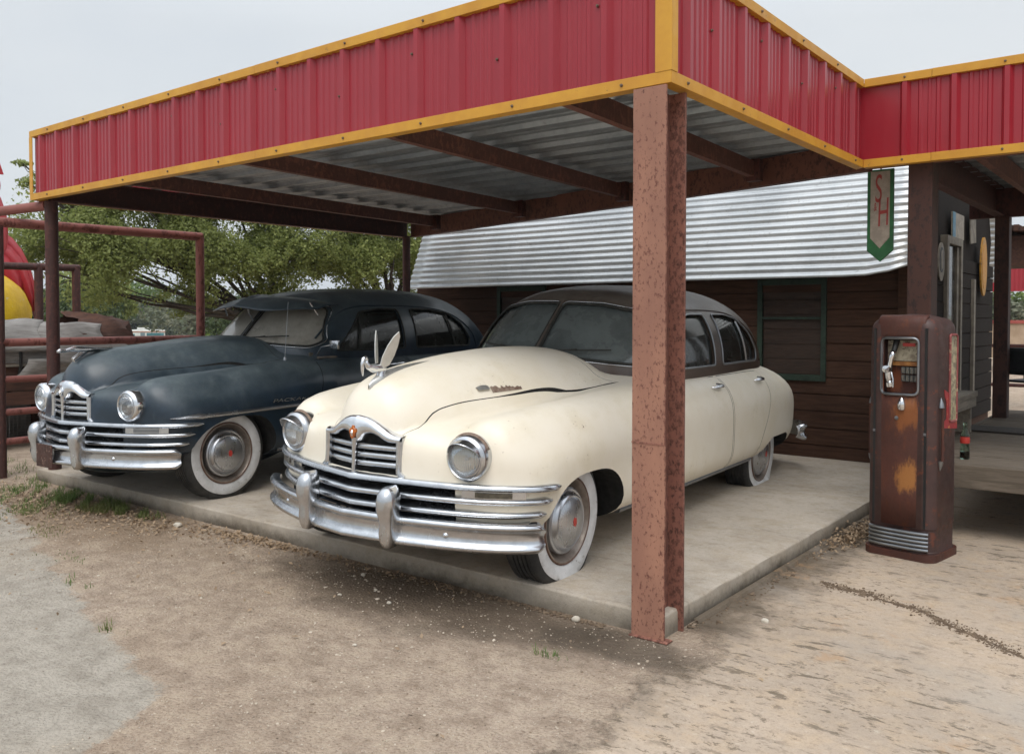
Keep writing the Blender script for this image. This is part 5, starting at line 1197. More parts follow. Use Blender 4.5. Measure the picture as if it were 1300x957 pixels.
# ================================================================== pipe fence on the left
PF=M['pipe']
o=empty('pipe_gate_frame',(-8.6,4.0,0),label='tall rust red pipe gate frame beside the left canopy post',cat='fence')
def tb(par,loc,name,pts,r,mat=PF,n=12):
    m=MB(); m.tube([(p[0]-loc[0],p[1]-loc[1],p[2]-loc[2]) for p in pts],r,n); return m.build(name,mat,par,smooth=True,angle=60)
L0=(-8.6,4.0,0)
tb(o,L0,'top_rail',[(-8.6,2.4,2.33),(-8.6,5.46,2.35)],.045); tb(o,L0,'end_post',[(-8.6,5.44,0),(-8.6,5.44,2.35)],.045); tb(o,L0,'end_post',[(-8.6,3.40,0),(-8.6,3.40,2.30)],.04,M['darkpost'])
tb(o,L0,'tie_rail',[(-8.12,3.62,2.47),(-11.5,3.12,2.43)],.045)
for z in (1.24,.90,.60,.33): tb(o,L0,'rail',[(-8.6,2.2,z),(-8.6,5.44,z+.0)],.032 if z<1.2 else .038)
o=empty('pipe_trellis',(-11.3,5.3,0),label='dark rusty pipe frame standing behind the log',cat='fence'); L0=(-11.3,5.3,0)
tb(o,L0,'frame_post',[(-11.3,5.38,0),(-11.3,5.38,2.12)],.05,M['darkpost']); tb(o,L0,'frame_post',[(-11.3,4.92,0),(-11.3,4.92,2.12)],.05,M['darkpost']); tb(o,L0,'frame_rail',[(-11.3,4.5,2.09),(-11.3,5.42,2.10)],.045,M['darkpost'])
# mesh fence under the log
o=empty('wire_fence',(-11.0,4.4,0),label='low wire mesh fence with rusty posts behind the pipe gate',cat='fence'); L0=(-11.0,4.4,0)
for y_ in (3.4,4.35,4.72,5.6): tb(o,L0,'fence_post',[(-11.0,y_,0),(-11.0,y_,.85)],.045,M['darkpost'])
m=MB()
for k in range(24): z=.05+k*.034; m.box(-.003,.003,-1.2,1.4,z,z+.004)
for k in range(60): y_=-1.2+k*.044; m.box(-.003,.003,y_,y_+.004,.05,.85)
m.build('wire_mesh',M['steel_dull'],o)
M['corr']=galv('grey_panel','#85888a','#6f7274',.5,.4)
m=MB(); m.grid([[(-.05+.008*math.sin(y_*60),y_,z) for z in (.02,.62)] for y_ in np.linspace(.02,1.3,120)]); q=m.build('metal_panel',M['corr'],o,smooth=True,angle=180); md=q.modifiers.new('s','SOLIDIFY'); md.thickness=.003
# ---- weathered log on a timber crib
o=empty('weathered_log',(-10.6,4.2,.6),label='huge weathered grey log with a rotten brown broken end behind the pipe fence',cat='log')
rr=random.Random(12); Pq=[]; ys=np.linspace(-2.6,1.42,46)
for i,y_ in enumerate(ys):
    row=[]; 
    for k in range(36):
        a=2*PI*k/36; r=.40+.02*math.sin(3*a+y_*1.7)+.012*math.sin(9*a+y_*6)+.015*math.sin(y_*5)
        if y_>.55: r+=.05*math.sin((y_-.55)*3+a*2)
        r*= (1 if y_<1.2 else 1-.35*(y_-1.2)/.22*(.6+.4*math.sin(a*3)))
        row.append((r*math.cos(a)*.95,y_+.05*math.sin(a*5)*(1 if y_>1.2 else 0),.42+r*math.sin(a)+(.05*max(0,y_-.6))))
    Pq.append(row)
m=MB(); m.grid(Pq,closev=True); n0=len(m.v)-36; m.f.append(tuple(n0+i for i in range(36))); m.mi.append(0)
lg=m.build('log_body',M['greywood'],o,smooth=True,angle=60)
# broken brown cap
Pq=[]
for i,y_ in enumerate(np.linspace(.72,1.5,16)):
    row=[]
    for k in range(40):
        a=2*PI*k/40; u=(y_-.72)/.78; r=.455*(1-.10*u-.55*max(0,u-.8)/.2)+.03*math.sin(a*4+y_*9)+.018*math.sin(a*11+y_*20)
        row.append((r*math.cos(a)*.95,y_+.06*math.sin(a*7),.46+r*math.sin(a)))
    Pq.append(row)
m=MB(); m.grid(Pq,closev=True); n0=len(m.v)-40; m.f.append(tuple(n0+i for i in range(40))); m.mi.append(0); m.build('broken_end',M['brownwood'],o,smooth=True,angle=30)
m=MB(); m.tube([(.405*math.cos(a),-.02+.06*math.cos(a),.42+.425*math.sin(a)) for a in np.linspace(0,2*PI,40)[:-1]],.018,6,closed=True); m.build('strap',M['black'],o,smooth=True)
# peeled sheets of bark as thick shells
for y0,y1,a0,a1,dr,nm in ((-.45,.35,.15,1.2,.03,0),(.30,1.0,-.25,.95,.045,1),(.05,1.05,-.7,-.05,.03,2)):
    m=MB(); P=[]
    for y_ in np.linspace(y0,y1,10):
        P.append([((.42+dr+.02*math.sin(y_*8+a*3))*math.cos(a),y_+.05*math.sin(a*6+nm),.43+(.42+dr+.015*math.sin(y_*11))*math.sin(a)) for a in np.linspace(a0,a1,12)])
    m.grid(P); q=m.build('bark_slab',M['greywood'],o,smooth=True,angle=180); md=q.modifiers.new('s','SOLIDIFY'); md.thickness=.025
o=empty('timber_crib',(-10.6,4.2,0),label='dark brown timber crib holding up the grey log',cat='timber stand')
for k,z in enumerate((.56,.72,.88)):
    m=MB(); m.box(.30,.36,-2.4,.95,z-.06,z+.09); m.build('plank',M['brownwood'],o,bevel=.006)
for y_ in (-2.2,-.2,1.0): m=MB(); m.box(-.35,.30,y_-.06,y_+.06,0,.60); m.build('support',M['brownwood'],o,bevel=.006)
m=MB(); m.box(.37,.40,-.9,.12,.93,.96); m.build('pale_batten',M['offwhite'],o)
# ---- painted metal rooster
def rooster():
    R_=pm('rooster_red',lin('#b5353b'),lin('#a42b33'),3,.4,bump=.002,bsc=12); Yl=pm('rooster_yellow',lin('#d9b317'),lin('#c69f15'),4,.45,spots=lin('#b9b4a0'),sp_sc=9,sp_t=.66,bump=.01,bsc=10); Bl=pm('rooster_blue',lin('#1f4f86'),lin('#193f6e'),4,.45); Gn=pm('rooster_green',lin('#1f5a44'),None,4,.45)
    o=empty('rooster_statue',(-12.1,4.55,hgt(-12,4.5)),label='giant painted metal rooster sculpture, yellow body and red tail feathers',cat='sculpture')
    # body
    def blob(c,r,name,mat,ns=24,nr=16,fe=0):
        m=MB(); P=[]
        for i in range(nr+1):
            f=PI*i/nr; 
            row=[]
            for k in range(ns):
                a=2*PI*k/ns; b=1+fe*abs(math.sin(a*4+i*.9)); row.append((c[0]+r[0]*math.sin(f)*math.cos(a)*b,c[1]+r[1]*math.sin(f)*math.sin(a)*b,c[2]+r[2]*math.cos(f)))
            P.append(row)
        m.grid(P,closev=True); return m.build(name,mat,o,smooth=True,angle=180)
    blob((.1,-.15,1.50),(.42,.70,.60),'body',Yl,32,20,.03); blob((0,.08,2.55),(.2,.25,.62),'neck',R_,24,16,.05); blob((0,.02,3.15),(.17,.24,.22),'head',R_); blob((-.05,.32,1.30),(.30,.34,.40),'wing',Bl)
    m=MB()
    for k in range(5): m.prism([(-.15+k*.09,3.30),(-.06+k*.09,3.30),(-.11+k*.09,3.50-.02*abs(k-2))],-.02,.02,'x')
    m.build('comb',R_,o); m=MB(); m.tube([(0,-.18,3.15),(0,-.42,3.08)],[.06,.005],10); m.build('beak',Yl,o,smooth=True)
    # tail feathers: arched, thick blades
    def feather(pts,w,name,mat,x):
        m=MB(); P=[]; n=len(pts)
        for i,(y_,z_) in enumerate(pts):
            u=i/(n-1); ww=w*(min(1,u*2.2+.35)*(1-u**2.2)**.8+.03); a=pts[max(i-1,0)]; b=pts[min(i+1,n-1)]; t=Vector((b[0]-a[0],b[1]-a[1])).normalized(); nn=Vector((-t.y,t.x))
            P.append([(x-.01,y_-nn.x*ww,z_-nn.y*ww),(x+.05,y_,z_),(x-.01,y_+nn.x*ww,z_+nn.y*ww)])
        m.grid(P); q=m.build(name,mat,o,smooth=True,angle=180); md=q.modifiers.new('s','SOLIDIFY'); md.thickness=.02
    def curve(p0,p1,p2,p3,n=12):
        return [tuple(Vector(p0)*(1-t)**3+Vector(p1)*3*t*(1-t)**2+Vector(p2)*3*t*t*(1-t)+Vector(p3)*t**3) for t in np.linspace(0,1,n)]
    for i,(p3,w,x) in enumerate(((( .68,1.42),.055,.02),((.74,1.28),.05,-.05),((.60,1.55),.07,.08),((.50,1.66),.09,-.1),((.40,1.7),.10,.12),((.28,1.8),.10,.0))):
        feather(curve((-.35,2.0),(.0,2.9-.1*i),(.62-.05*i,2.5-.12*i),p3),w*2.4,'tail_feather',R_,x)
    feather(curve((-.1,1.6),(.2,2.0),(.5,1.8),(.52,1.2)),.07,'tail_feather',Bl,-.12); feather(curve((-.6,2.6),(-.45,2.9),(-.35,2.6),(-.45,2.2)),.06,'neck_feather',Gn,.16)
    feather(curve((-.3,1.9),(.1,2.2),(.5,2.0),(.62,1.2)),.03,'tail_feather',Gn,.14)
    for a in (1,-1):
        m=MB(); m.tube([(a*.18,-.3,.95),(a*.18,-.28,.5),(a*.18,-.32,.08)],[.12,.07,.06],10); m.build('leg',Yl,o,smooth=True)
        m=MB(); m.prism([(-.28,0),(.16,0),(.12,.12),(-.02,.26),(-.2,.10)],a*.18-.07,a*.18+.07,'x'); m.build('foot',Yl,o,bevel=.02)
rooster()
# ================================================================== far scenery
# pipe corral fence, far left
o=empty('corral_fence',(-18,13,0),label='dark low pipe fence across the back of the yard',cat='fence')
p0,p1=Vector((-21,9.5)),Vector((-14.5,17))
for u in np.linspace(0,1,8):
    q=p0.lerp(p1,u); m=MB(); m.tube([(q.x+18,q.y-13,-.1),(q.x+18,q.y-13,1.0)],.045,8); m.build('fence_post',M['darkpost'],o,smooth=True)
for z in (.98,.62,.3): m=MB(); m.tube([(p0.x+18,p0.y-13,z),(p1.x+18,p1.y-13,z)],.05 if z>.9 else .03,8); m.build('fence_rail',M['darkpost'],o,smooth=True)
# motorhome
def rv():
    az=math.radians(38.1)+math.atan((650-187)/1111); D=150; x,y=-D*math.sin(az),D*math.cos(az); z=hgt(x,y)
    o=empty('motorhome',(x,y,z+.9),(0,0,az+math.radians(0)),'white motorhome parked far off beyond the yard','motorhome')
    Wt=pm('motorhome_white',lin('#d6d6d2'),lin('#c8c6c0'),2,.5); Gl=pm('motorhome_window',lin('#3f6a70'),lin('#54808a'),.8,.2)
    m=MB(); m.box(-2.6,2.6,-1.2,1.2,.45,2.75); m.build('body',Wt,o,bevel=.18); m=MB(); m.box(-1.5,.3,-.8,.8,2.75,3.05); m.build('roof_unit',Wt,o,bevel=.1)
    m=MB(); m.box(-.1,2.4,-1.23,-1.202,1.5,2.25); m.build('window',Gl,o); m=MB(); m.box(-1.0,-.35,-1.23,-1.202,.6,2.3); m.build('door',pm('door_grey',lin('#6f7f86'),None,3,.5),o); m=MB(); m.box(-2.35,-1.8,-1.23,-1.202,1.5,2.1); m.build('window',Gl,o)
    m=MB(); m.box(-2.62,2.62,-1.225,-1.203,2.35,2.5); m.build('stripe',pm('stripe_rust',lin('#a8705c'),None,3,.6),o)
    for xx in (-1.7,1.6): m=MB(); m.tube([(xx,-1.1,.42),(xx,1.1,.42)],.42,18); m.build('wheel',M['rubber'],o,smooth=True)
rv()
# red shed canopy seen through the porch
o=empty('red_shed',(-4.6,27,0),(0,0,math.radians(8)),'red metal shed roof on posts far behind the porch','shed')
m=MB(); m.grid([[(x,-1+.02*(k%2),z) for z in (2.15,3.15)] for k,x in enumerate(np.linspace(-1.6,1.35,60))]); q=m.build('red_side_panel',M['red_sheet'],o); md=q.modifiers.new('s','SOLIDIFY'); md.thickness=.004
m=MB(); m.grid([[(1.36+.02*(k%2),y_,z) for z in (2.15,3.15)] for k,y_ in enumerate(np.linspace(-1,2.5,60))]); q=m.build('red_side_panel',M['red_sheet'],o); md=q.modifiers.new('s','SOLIDIFY'); md.thickness=.004
m=MB(); m.prism([(-1.1,3.16),(2.6,3.16),(.75,3.75)],-1.7,1.45,'x'); m.build('shed_roof',pm('pink_roof',lin('#b0656a'),None,3,.6),o)
for x in (-1.5,1.25):
    for y_ in (-.9,2.4): m=MB(); m.box(x-.06,x+.06,y_-.06,y_+.06,0,2.16); m.build('post',M['darkpost'],o)
# second roof edge with ragged thatch, right of the porch post
o=empty('lean_to_roof',(-2.9,15.5,0),label='ragged dark lean-to roof behind the shop corner',cat='lean-to')
m=MB(); rr=random.Random(2)
for k in range(26):
    x=-.9+k*.085; m.box(x,x+.07,-.6-rr.random()*.12,.9,2.72+rr.random()*.06,2.80+rr.random()*.05)
m.build('roof_poles',M['brownwood'],o)
m=MB(); m.box(-.9,1.3,-.4,.6,2.25,2.70); m.build('valance',M['brownwood'],o,bevel=.01)
for x in (-.8,): m=MB(); m.box(x-.08,x+.08,-.3,-.14,0,2.7); m.build('post',M['brownwood'],o)
m=MB(); m.box(1.0,1.1,-.45,-.40,2.45,3.6); m.build('upright',M['darkpost'],o)
o=empty('yard_railing',(-3,16.5,0),label='brown metal railing behind the porch',cat='railing')
for z in (1.0,.35): m=MB(); m.tube([(-1.6,0,z),(6,0,z)],.03,8); m.build('rail',M['darkpost'],o)
for k in range(20): m=MB(); m.tube([(-1.6+k*.4,0,0),(-1.6+k*.4,0,1.0)],.02,6); m.build('railing_post',M['darkpost'],o)
m=MB(); m.box(-9,25,0,.2,0,1.25); q=m.build('boundary_wall',pm('tan_wall',lin('#b39d86'),lin('#9d8770'),2,.9)); q.location=(0,36,0); tag(q,'low tan wall far behind the porch with red coping','wall')
m=MB(); m.box(-9,25,-.05,.25,1.25,1.37); q2=m.build('coping',pm('red_coping',lin('#9c5048'),None,3,.8),q)
# hills
def hills(D,h0,seed,a0,a1,mat):
    rr=random.Random(seed); ph=[rr.uniform(0,6) for _ in range(6)]; m=MB(); P=[]
    for k in range(121):
        a=math.radians(a0+(a1-a0)*k/120); h=h0*(.6+.25*math.sin(a*7+ph[0])+.12*math.sin(a*17+ph[1])+.06*math.sin(a*41+ph[2])); row=[]
        for j in range(9):
            v=j/8; d=D+v*500; zz=-15+(h+15)*math.sin(PI*v*.5+ (0))**1.0 if v<=1 else 0; row.append((-d*math.sin(a),d*math.cos(a),zz))
        row.append((-(D+1300)*math.sin(a),(D+1300)*math.cos(a),-15)); P.append(row)
    m.grid(P); return m.build('hills',mat,smooth=True,angle=180)
tag(hills(1700,36,3,20,95,pm('wooded_hills',lin('#4d5a45'),lin('#3f4c3c'),.02,.95)),kind='structure')
# ================================================================== vegetation
def leaf_mat(name,a,b,c_,tl=.35):
    t=NT(name); g=t.n.new('ShaderNodeNewGeometry'); n=t.noise(.5,4,.6)
    c=t.mix(g.outputs['Random Per Island'],lin(a),lin(b)); c=t.mix(t.ramp(n,.4,.65),c,lin(c_)); t.set(color=c,rough=.6,spec=.3)
    tr=t.n.new('ShaderNodeBsdfTranslucent'); t.L(c,tr.inputs[0]); mx=t.n.new('ShaderNodeMixShader'); mx.inputs[0].default_value=tl; t.L(t.b.outputs[0],mx.inputs[1]); t.L(tr.outputs[0],mx.inputs[2]); t.L(mx.outputs[0],t.out.inputs[0]); return t.m
CY,SY=math.cos(math.radians(38.1)),math.sin(math.radians(38.1)); PT=math.atan(31/1111)
def at(px,py,D):
    # point seen at (px,py) of the 1300 px wide picture, D metres away along the ground
    F=Vector((-SY*math.cos(PT),CY*math.cos(PT),-math.sin(PT))); R=Vector((CY,SY,0)); U=R.cross(F)
    r=F*1111+R*(px-650)-U*(py-434); k=D/math.hypot(r.x,r.y); return Vector((0,0,1.47))+r*k
def quads(C,N,S,asp=.55,rng=RNG):
    # leaf quads: centres, normals, sizes
    n=len(C); T=rng.normal(size=(n,3)); T-= (T*N).sum(1,keepdims=True)*N; T/=np.linalg.norm(T,axis=1,keepdims=True); B=np.cross(N,T)
    S=S[:,None]; V=np.empty((n,4,3)); V[:,0]=C-T*S; V[:,1]=C+B*S*asp+N*S*.15; V[:,2]=C+T*S; V[:,3]=C-B*S*asp+N*S*.15
    me=bpy.data.meshes.new('leaves'); me.vertices.add(n*4); me.vertices.foreach_set('co',V.reshape(-1)); me.loops.add(n*4); me.loops.foreach_set('vertex_index',np.arange(n*4)); me.polygons.add(n); me.polygons.foreach_set('loop_start',np.arange(n)*4); me.polygons.foreach_set('loop_total',np.full(n,4)); me.update(calc_edges=True); me.validate(); return me
def crown_pts(clumps,n,seed,gap=.0,fq=1.6):
    rng=np.random.default_rng(seed); vol=np.array([c[1][0]*c[1][1]*c[1][2] for c in clumps])**.75; idx=rng.choice(len(clumps),n*2,p=vol/vol.sum())
    c=np.array([clumps[i][0] for i in range(len(clumps))]); r=np.array([clumps[i][1] for i in range(len(clumps))])
    d=rng.normal(size=(n*2,3)); d/=np.linalg.norm(d,axis=1,keepdims=True); u=rng.random(n*2)**.38
    P=c[idx]+d*r[idx]*u[:,None]
    ph=rng.uniform(0,6,9)
    f=(np.sin(P[:,0]*fq*1.3+ph[0]+1.5*np.sin(P[:,2]*fq+ph[1]))+np.sin(P[:,1]*fq*1.2+ph[2]+1.5*np.sin(P[:,0]*fq*.8+ph[3]))+np.sin(P[:,2]*fq*1.7+ph[4]+np.sin(P[:,1]*fq+ph[5])))/3 + .35*np.sin(P[:,0]*fq*4+ph[6])*np.sin(P[:,1]*fq*4+ph[7])*np.sin(P[:,2]*fq*4+ph[8])
    keep=f>gap+rng.normal(size=n*2)*.12; P=P[keep][:n]; d=d[keep][:n]
    N=d*.5+rng.normal(size=P.shape)*.6+np.array([0,0,.5]); N/=np.linalg.norm(N,axis=1,keepdims=True)
    return P,N
def branch(m,p0,p1,r0,r1,rng,wob=.12,n=7):
    p0=Vector(p0); p1=Vector(p1); L=(p1-p0).length; pts=[];
    o=Vector((0,0,0))
    for i in range(n+1):
        t=i/n
        if 0<i<n: o+=Vector((rng.uniform(-1,1),rng.uniform(-1,1),rng.uniform(-.6,.6)))*L*wob/n*1.5
        pts.append(p0.lerp(p1,t)+o*math.sin(PI*t))
    m.tube(pts,[r0+(r1-r0)*i/n for i in range(n+1)],7); return pts
def tree(name,base,clumps,nl,ls,mat,bark,seed,label,group=None,tr=.3,cat='tree',gap=0,fq=1.6,twigs=3):
    o=empty(name,base,label=label,cat=cat,group=group); rng=random.Random(seed); b=Vector(base)
    cc=[(Vector(c)-b,r) for c,r in clumps]
    P,N=crown_pts([(tuple(c),r) for c,r in cc],nl,seed,gap,fq); S=np.random.default_rng(seed).uniform(.6,1.3,len(P))*ls
    link('crown',quads(P,N,S),mat,o)
    m=MB(); top=sum((c for c,_ in cc),Vector())/len(cc); fork=Vector((top.x*.25,top.y*.25,max(.8,top.z*.42)))
    branch(m,(0,0,-.3),fork,tr,tr*.7,rng,.06)
    for c,r in cc:
        pts=branch(m,fork,c,tr*.42,tr*.10,rng,.16)
        for _ in range(twigs):
            q=c+Vector((rng.uniform(-1,1)*r[0],rng.uniform(-1,1)*r[1],rng.uniform(-1,1)*r[2]))*.7; branch(m,pts[rng.randint(3,6)],q,tr*.12,tr*.03,rng,.2,5)
    m.build('trunk',bark,o,smooth=True,angle=180); return o
M['bark']=pm('oak_bark',lin('#463e35'),lin('#332d27'),6,.9,bump=.02,bsc=14)
LO=leaf_mat('oak_leaves','#6f7c42','#a5ad6c','#818a50',.5); LD=leaf_mat('dark_leaves','#3e4c2a','#56623a','#34432a',.3); LG=leaf_mat('greyish_leaves','#6b6f58','#56604a','#7a7a66',.25); LB=leaf_mat('bright_leaves','#5f7434','#7c8c44','#53682f',.4)
def cl(lst,D0=0): return [(tuple(at(px,py,D)),(r,r,r*sz)) for px,py,D,r,sz in lst]
b=at(503,440,23); b.z=hgt(b.x,b.y)
tree('oak_tree',tuple(b),cl([(505,300,23,1.7,.8),(440,285,22.5,1.9,.8),(470,240,23,2.2,.8),(540,270,24,1.7,.8),(400,330,22,1.4,.75),(455,345,22,1.1,.7),(520,350,23.5,.9,.8),(405,255,23,2.0,.8),(500,330,22,1.1,.6)]),85000,.042,LO,M['bark'],11,'spreading oak tree with its trunk beside the back canopy post','oak trees behind the cars',.17,gap=.04,fq=2.6)
b=at(392,440,22); b.z=hgt(b.x,b.y)
tree('oak_tree',tuple(b),cl([(350,300,21.5,1.8,.8),(300,260,22,2.1,.8),(240,290,21,1.8,.8),(190,270,21,1.8,.8),(150,300,20.5,1.5,.8),(120,330,20,1.2,.8),(110,280,20.5,1.5,.85),(85,262,21,1.0,.8),(70,300,20,.9,.8),(290,340,21,1.4,.7),(350,345,21.5,1.3,.7),(180,345,20.5,.9,.8),(60,345,20,.7,.9),(50,255,20.5,.45,.6),(36,232,20.5,.25,.4),(28,207,20.5,.22,.25),(225,250,22,1.8,.8),(110,365,20.5,.8,.7),(260,375,21.5,.8,.6),(220,390,21.5,.35,.9)]),150000,.040,LO,M['bark'],23,'wide spreading oak tree with long drooping limbs above the blue car','oak trees behind the cars',.15,gap=.06,fq=2.6,twigs=2)
# visible bare limb
# mid-distance bushes and trees
spec=[('oak_tree',75,409,46,2.6,.55,LD,'dark green tree low behind the log'),('bush_tree',165,394,175,11,.55,LB,'bright green tree behind the parked motorhome'),('bush_tree',240,408,168,8.5,.5,LG,'greyish scrub tree right of the motorhome'),('bush_tree',285,408,90,5.5,.5,LG,'wide greyish scrub tree left of the blue car windshield'),('oak_tree',330,408,55,2.8,.6,LD,'dark round tree just behind the blue car visor'),('bush_tree',212,396,190,10,.45,LD,'far dark tree between the two scrub trees'),('oak_tree',95,380,50,2.6,.6,LO,'olive green tree under the oak limbs'),('bush_tree',70,415,70,3.5,.6,LB,'bright green tree behind the left frame posts'),('bush_tree',310,425,60,1.9,.6,LB,'small bright bush by the corral fence')]
for i,(nm,px,py,D,r,sz,mt,lab) in enumerate(spec):
    c=at(px,py,D); bb=Vector((c.x,c.y,hgt(c.x,c.y)-.2)); rr=random.Random(i); 
    cs=[((c.x+rr.uniform(-1,1)*r*.7,c.y+rr.uniform(-1,1)*r*.7,c.z+rr.uniform(-.35,.25)*r),(r*rr.uniform(.5,.8),)*2+(r*sz*rr.uniform(.7,1.1),)) for _ in range(6)]
    tree('scrub_tree' if 'scrub' in lab or nm=='bush_tree' else nm,tuple(bb),cs,5000,.0022*D+.05,mt,M['bark'],40+i,lab,'trees beyond the yard',.18,gap=-.25,fq=.9,twigs=1)
# far woodland (one mass)
rng=np.random.default_rng(5); n=26000; azs=np.radians(rng.uniform(10,82,n)); D=rng.uniform(170,330,n); x=-D*np.sin(azs); y=D*np.cos(azs); top=5.5+2.5*np.sin(azs*60)+1.5*np.sin(azs*137+D*.05)
z=-4.0+top*rng.random(n)**.7; N=rng.normal(size=(n,3))+[0,0,.6]; N/=np.linalg.norm(N,axis=1,keepdims=True)
tag(link('woodland',quads(np.stack([x,y,z],1),N,rng.uniform(.4,1.0,n)),LD),'far wooded band beyond the yard','woodland',kind='stuff')
# bushes right side behind the wall
for i,(px,D,r) in enumerate(((1262,60,2.2),(1296,62,3.0),(1330,64,3.0))):
    c=at(px,398,D); tree('scrub_tree',(c.x,c.y,-.2),[((c.x+q,c.y+q*.3,1.6),(r*.6,r*.6,1.6)) for q in (-1.2,0,1.3)],3500,.16,(LG,LB,LG)[i],M['bark'],70+i,('dull green bush seen left of the porch post','bright green bush seen right of the porch post','grey green bush at the right picture edge')[i],'bushes behind the wall',.1,gap=-.25)
# ================================================================== grass, litter, stones
def grass():
    rng=np.random.default_rng(3); V=[];F=[]
    def blade(x,y,h,lean,az,w):
        z=.0; dx,dy=math.cos(az),math.sin(az); o=len(V)
        V.extend([(x-dy*w,y+dx*w,z),(x+dy*w,y-dx*w,z),(x+dx*lean*.4+dy*w*.7,y+dy*lean*.4-dx*w*.7,h*.6),(x+dx*lean*.4-dy*w*.7,y+dy*lean*.4+dx*w*.7,h*.6),(x+dx*lean,y+dy*lean,h)])
        F.extend([(o,o+1,o+2,o+3),(o+3,o+2,o+4)])
    pats=[(-6.75,3.33,.50,.16,2600,.05),(-6.2,3.38,.25,.10,500,.04),(-7.5,3.35,.55,.22,1500,.035),(-7.9,2.95,.5,.3,1200,.03),(-7.05,3.0,.45,.18,900,.03),(-7.3,2.62,.5,.2,600,.025),(-6.2,2.75,.3,.12,160,.02),(-4.0,2.05,.08,.02,45,.03),(-4.85,2.28,.12,.03,70,.03),(-2.20,3.06,.03,.02,40,.03),(-5.5,2.5,.3,.1,60,.015),(-8.2,3.9,.4,.5,900,.05),(-9.5,3.4,1.0,.5,1400,.04),(-11.3,4.6,.5,1.2,1500,.06)]
    for cx,cy,rx,ry,n,h in pats:
        for _ in range(n):
            a=rng.uniform(0,2*PI); r=math.sqrt(rng.random()); x=cx+rx*r*math.cos(a)+rng.normal()*.04; y=cy+ry*r*math.sin(a)+rng.normal()*.02
            if y>3.55 and -8.25<x<-1.9: continue
            if math.sin(x*9+y*5)+math.sin(x*23+y*31)<-.3: continue
            hh=h*rng.uniform(.5,1.4); blade(x,y,hh,hh*rng.uniform(.2,1.1),rng.uniform(0,2*PI),.0022)
    me=bpy.data.meshes.new('grass'); me.from_pydata(V,[],F); tag(link('grass',me,leaf_mat('grass_blades','#4f6a34','#6f8248','#7a7a4c',.3)),'patchy green weeds along the left end of the slab','grass',kind='stuff')
grass()
def litter():
    rng=np.random.default_rng(8); C=[]
    def add(cx,cy,sx,sy,n):
        P=np.stack([rng.normal(cx,sx,n),rng.normal(cy,sy,n),rng.uniform(.004,.016,n)],1); C.append(P)
    add(-4.55,3.46,.30,.035,330); add(-5.1,3.44,.30,.05,260); add(-6.3,3.3,.7,.10,500); add(-7.0,3.1,.6,.18,600); add(-5.7,3.35,.5,.08,200); add(-7.8,3.2,.5,.2,400); add(-3.6,3.47,.4,.03,110); add(-7.4,3.0,.8,.35,700); add(-5.0,2.6,1.5,.5,60); add(-4.5,3.0,1.4,.4,40)
    P=np.stack([rng.normal(-1.77,.055,700),rng.normal(6.0,.27,700),rng.uniform(.005,.06,700)],1); C.append(P)
    P=np.concatenate(C); ok=~((P[:,1]>3.535)&(P[:,0]<-1.9)); P=P[ok]
    N=rng.normal(size=P.shape)*.45+[0,0,1]; N/=np.linalg.norm(N,axis=1,keepdims=True)
    tag(link('leaf_litter',quads(P,N,rng.uniform(.008,.019,len(P)),.5),leaf_mat('dry_leaves','#b9a286','#7d6a56','#9d866c',.1)),'dry brown oak leaves blown against the slab','leaves',kind='stuff')
litter()
def stones(name,P,S,mat,seed,lab,cat):
    rng=np.random.default_rng(seed); bm=bmesh.new(); bmesh.ops.create_icosphere(bm,subdivisions=1,radius=1); base=np.array([v.co[:] for v in bm.verts]); fs=np.array([[v.index for v in f.verts] for f in bm.faces]); bm.free()
    n=len(P); k=len(base); R=rng.uniform(.7,1.3,(n,1,3))*(1+rng.normal(size=(n,k,1))*.12); V=base[None]*R*S[:,None,None]*np.array([1,1,.6]); a=rng.uniform(0,2*PI,n); c,s=np.cos(a)[:,None],np.sin(a)[:,None]
    X=V[:,:,0]*c-V[:,:,1]*s; Y=V[:,:,0]*s+V[:,:,1]*c; V=np.stack([X,Y,V[:,:,2]],2)+P[:,None,:]
    F=(fs[None]+np.arange(n)[:,None,None]*k).reshape(-1,3); me=bpy.data.meshes.new(name); me.from_pydata(V.reshape(-1,3).tolist(),[],F.tolist()); return tag(link(name,me,mat),lab,cat,kind='stuff')
def gm():
    t=NT('gravel_stone'); g=t.n.new('ShaderNodeNewGeometry'); c=t.mix(g.outputs['Random Per Island'],lin('#7b6a58'),lin('#c8bcab')); t.set(color=c,rough=.9); return t.m
M['gravel']=gm(); rng=np.random.default_rng(21)
n=9000; P=np.stack([rng.uniform(-7,-1.6,n),rng.uniform(1.2,3.52,n),np.zeros(n)+.001],1)
keep=~((P[:,0]<-3.1)&(P[:,1]<2.15)&(P[:,0]>-9))&~((P[:,0]>-2.2)&(P[:,1]<3.1)&(P[:,0]>-1.7-(P[:,1]-2)*.1)); P=P[keep]
stones('gravel',P,np.clip(rng.lognormal(-6.0,.5,len(P)),.001,.011),M['gravel'],3,'fine gravel loose on the dirt','gravel')
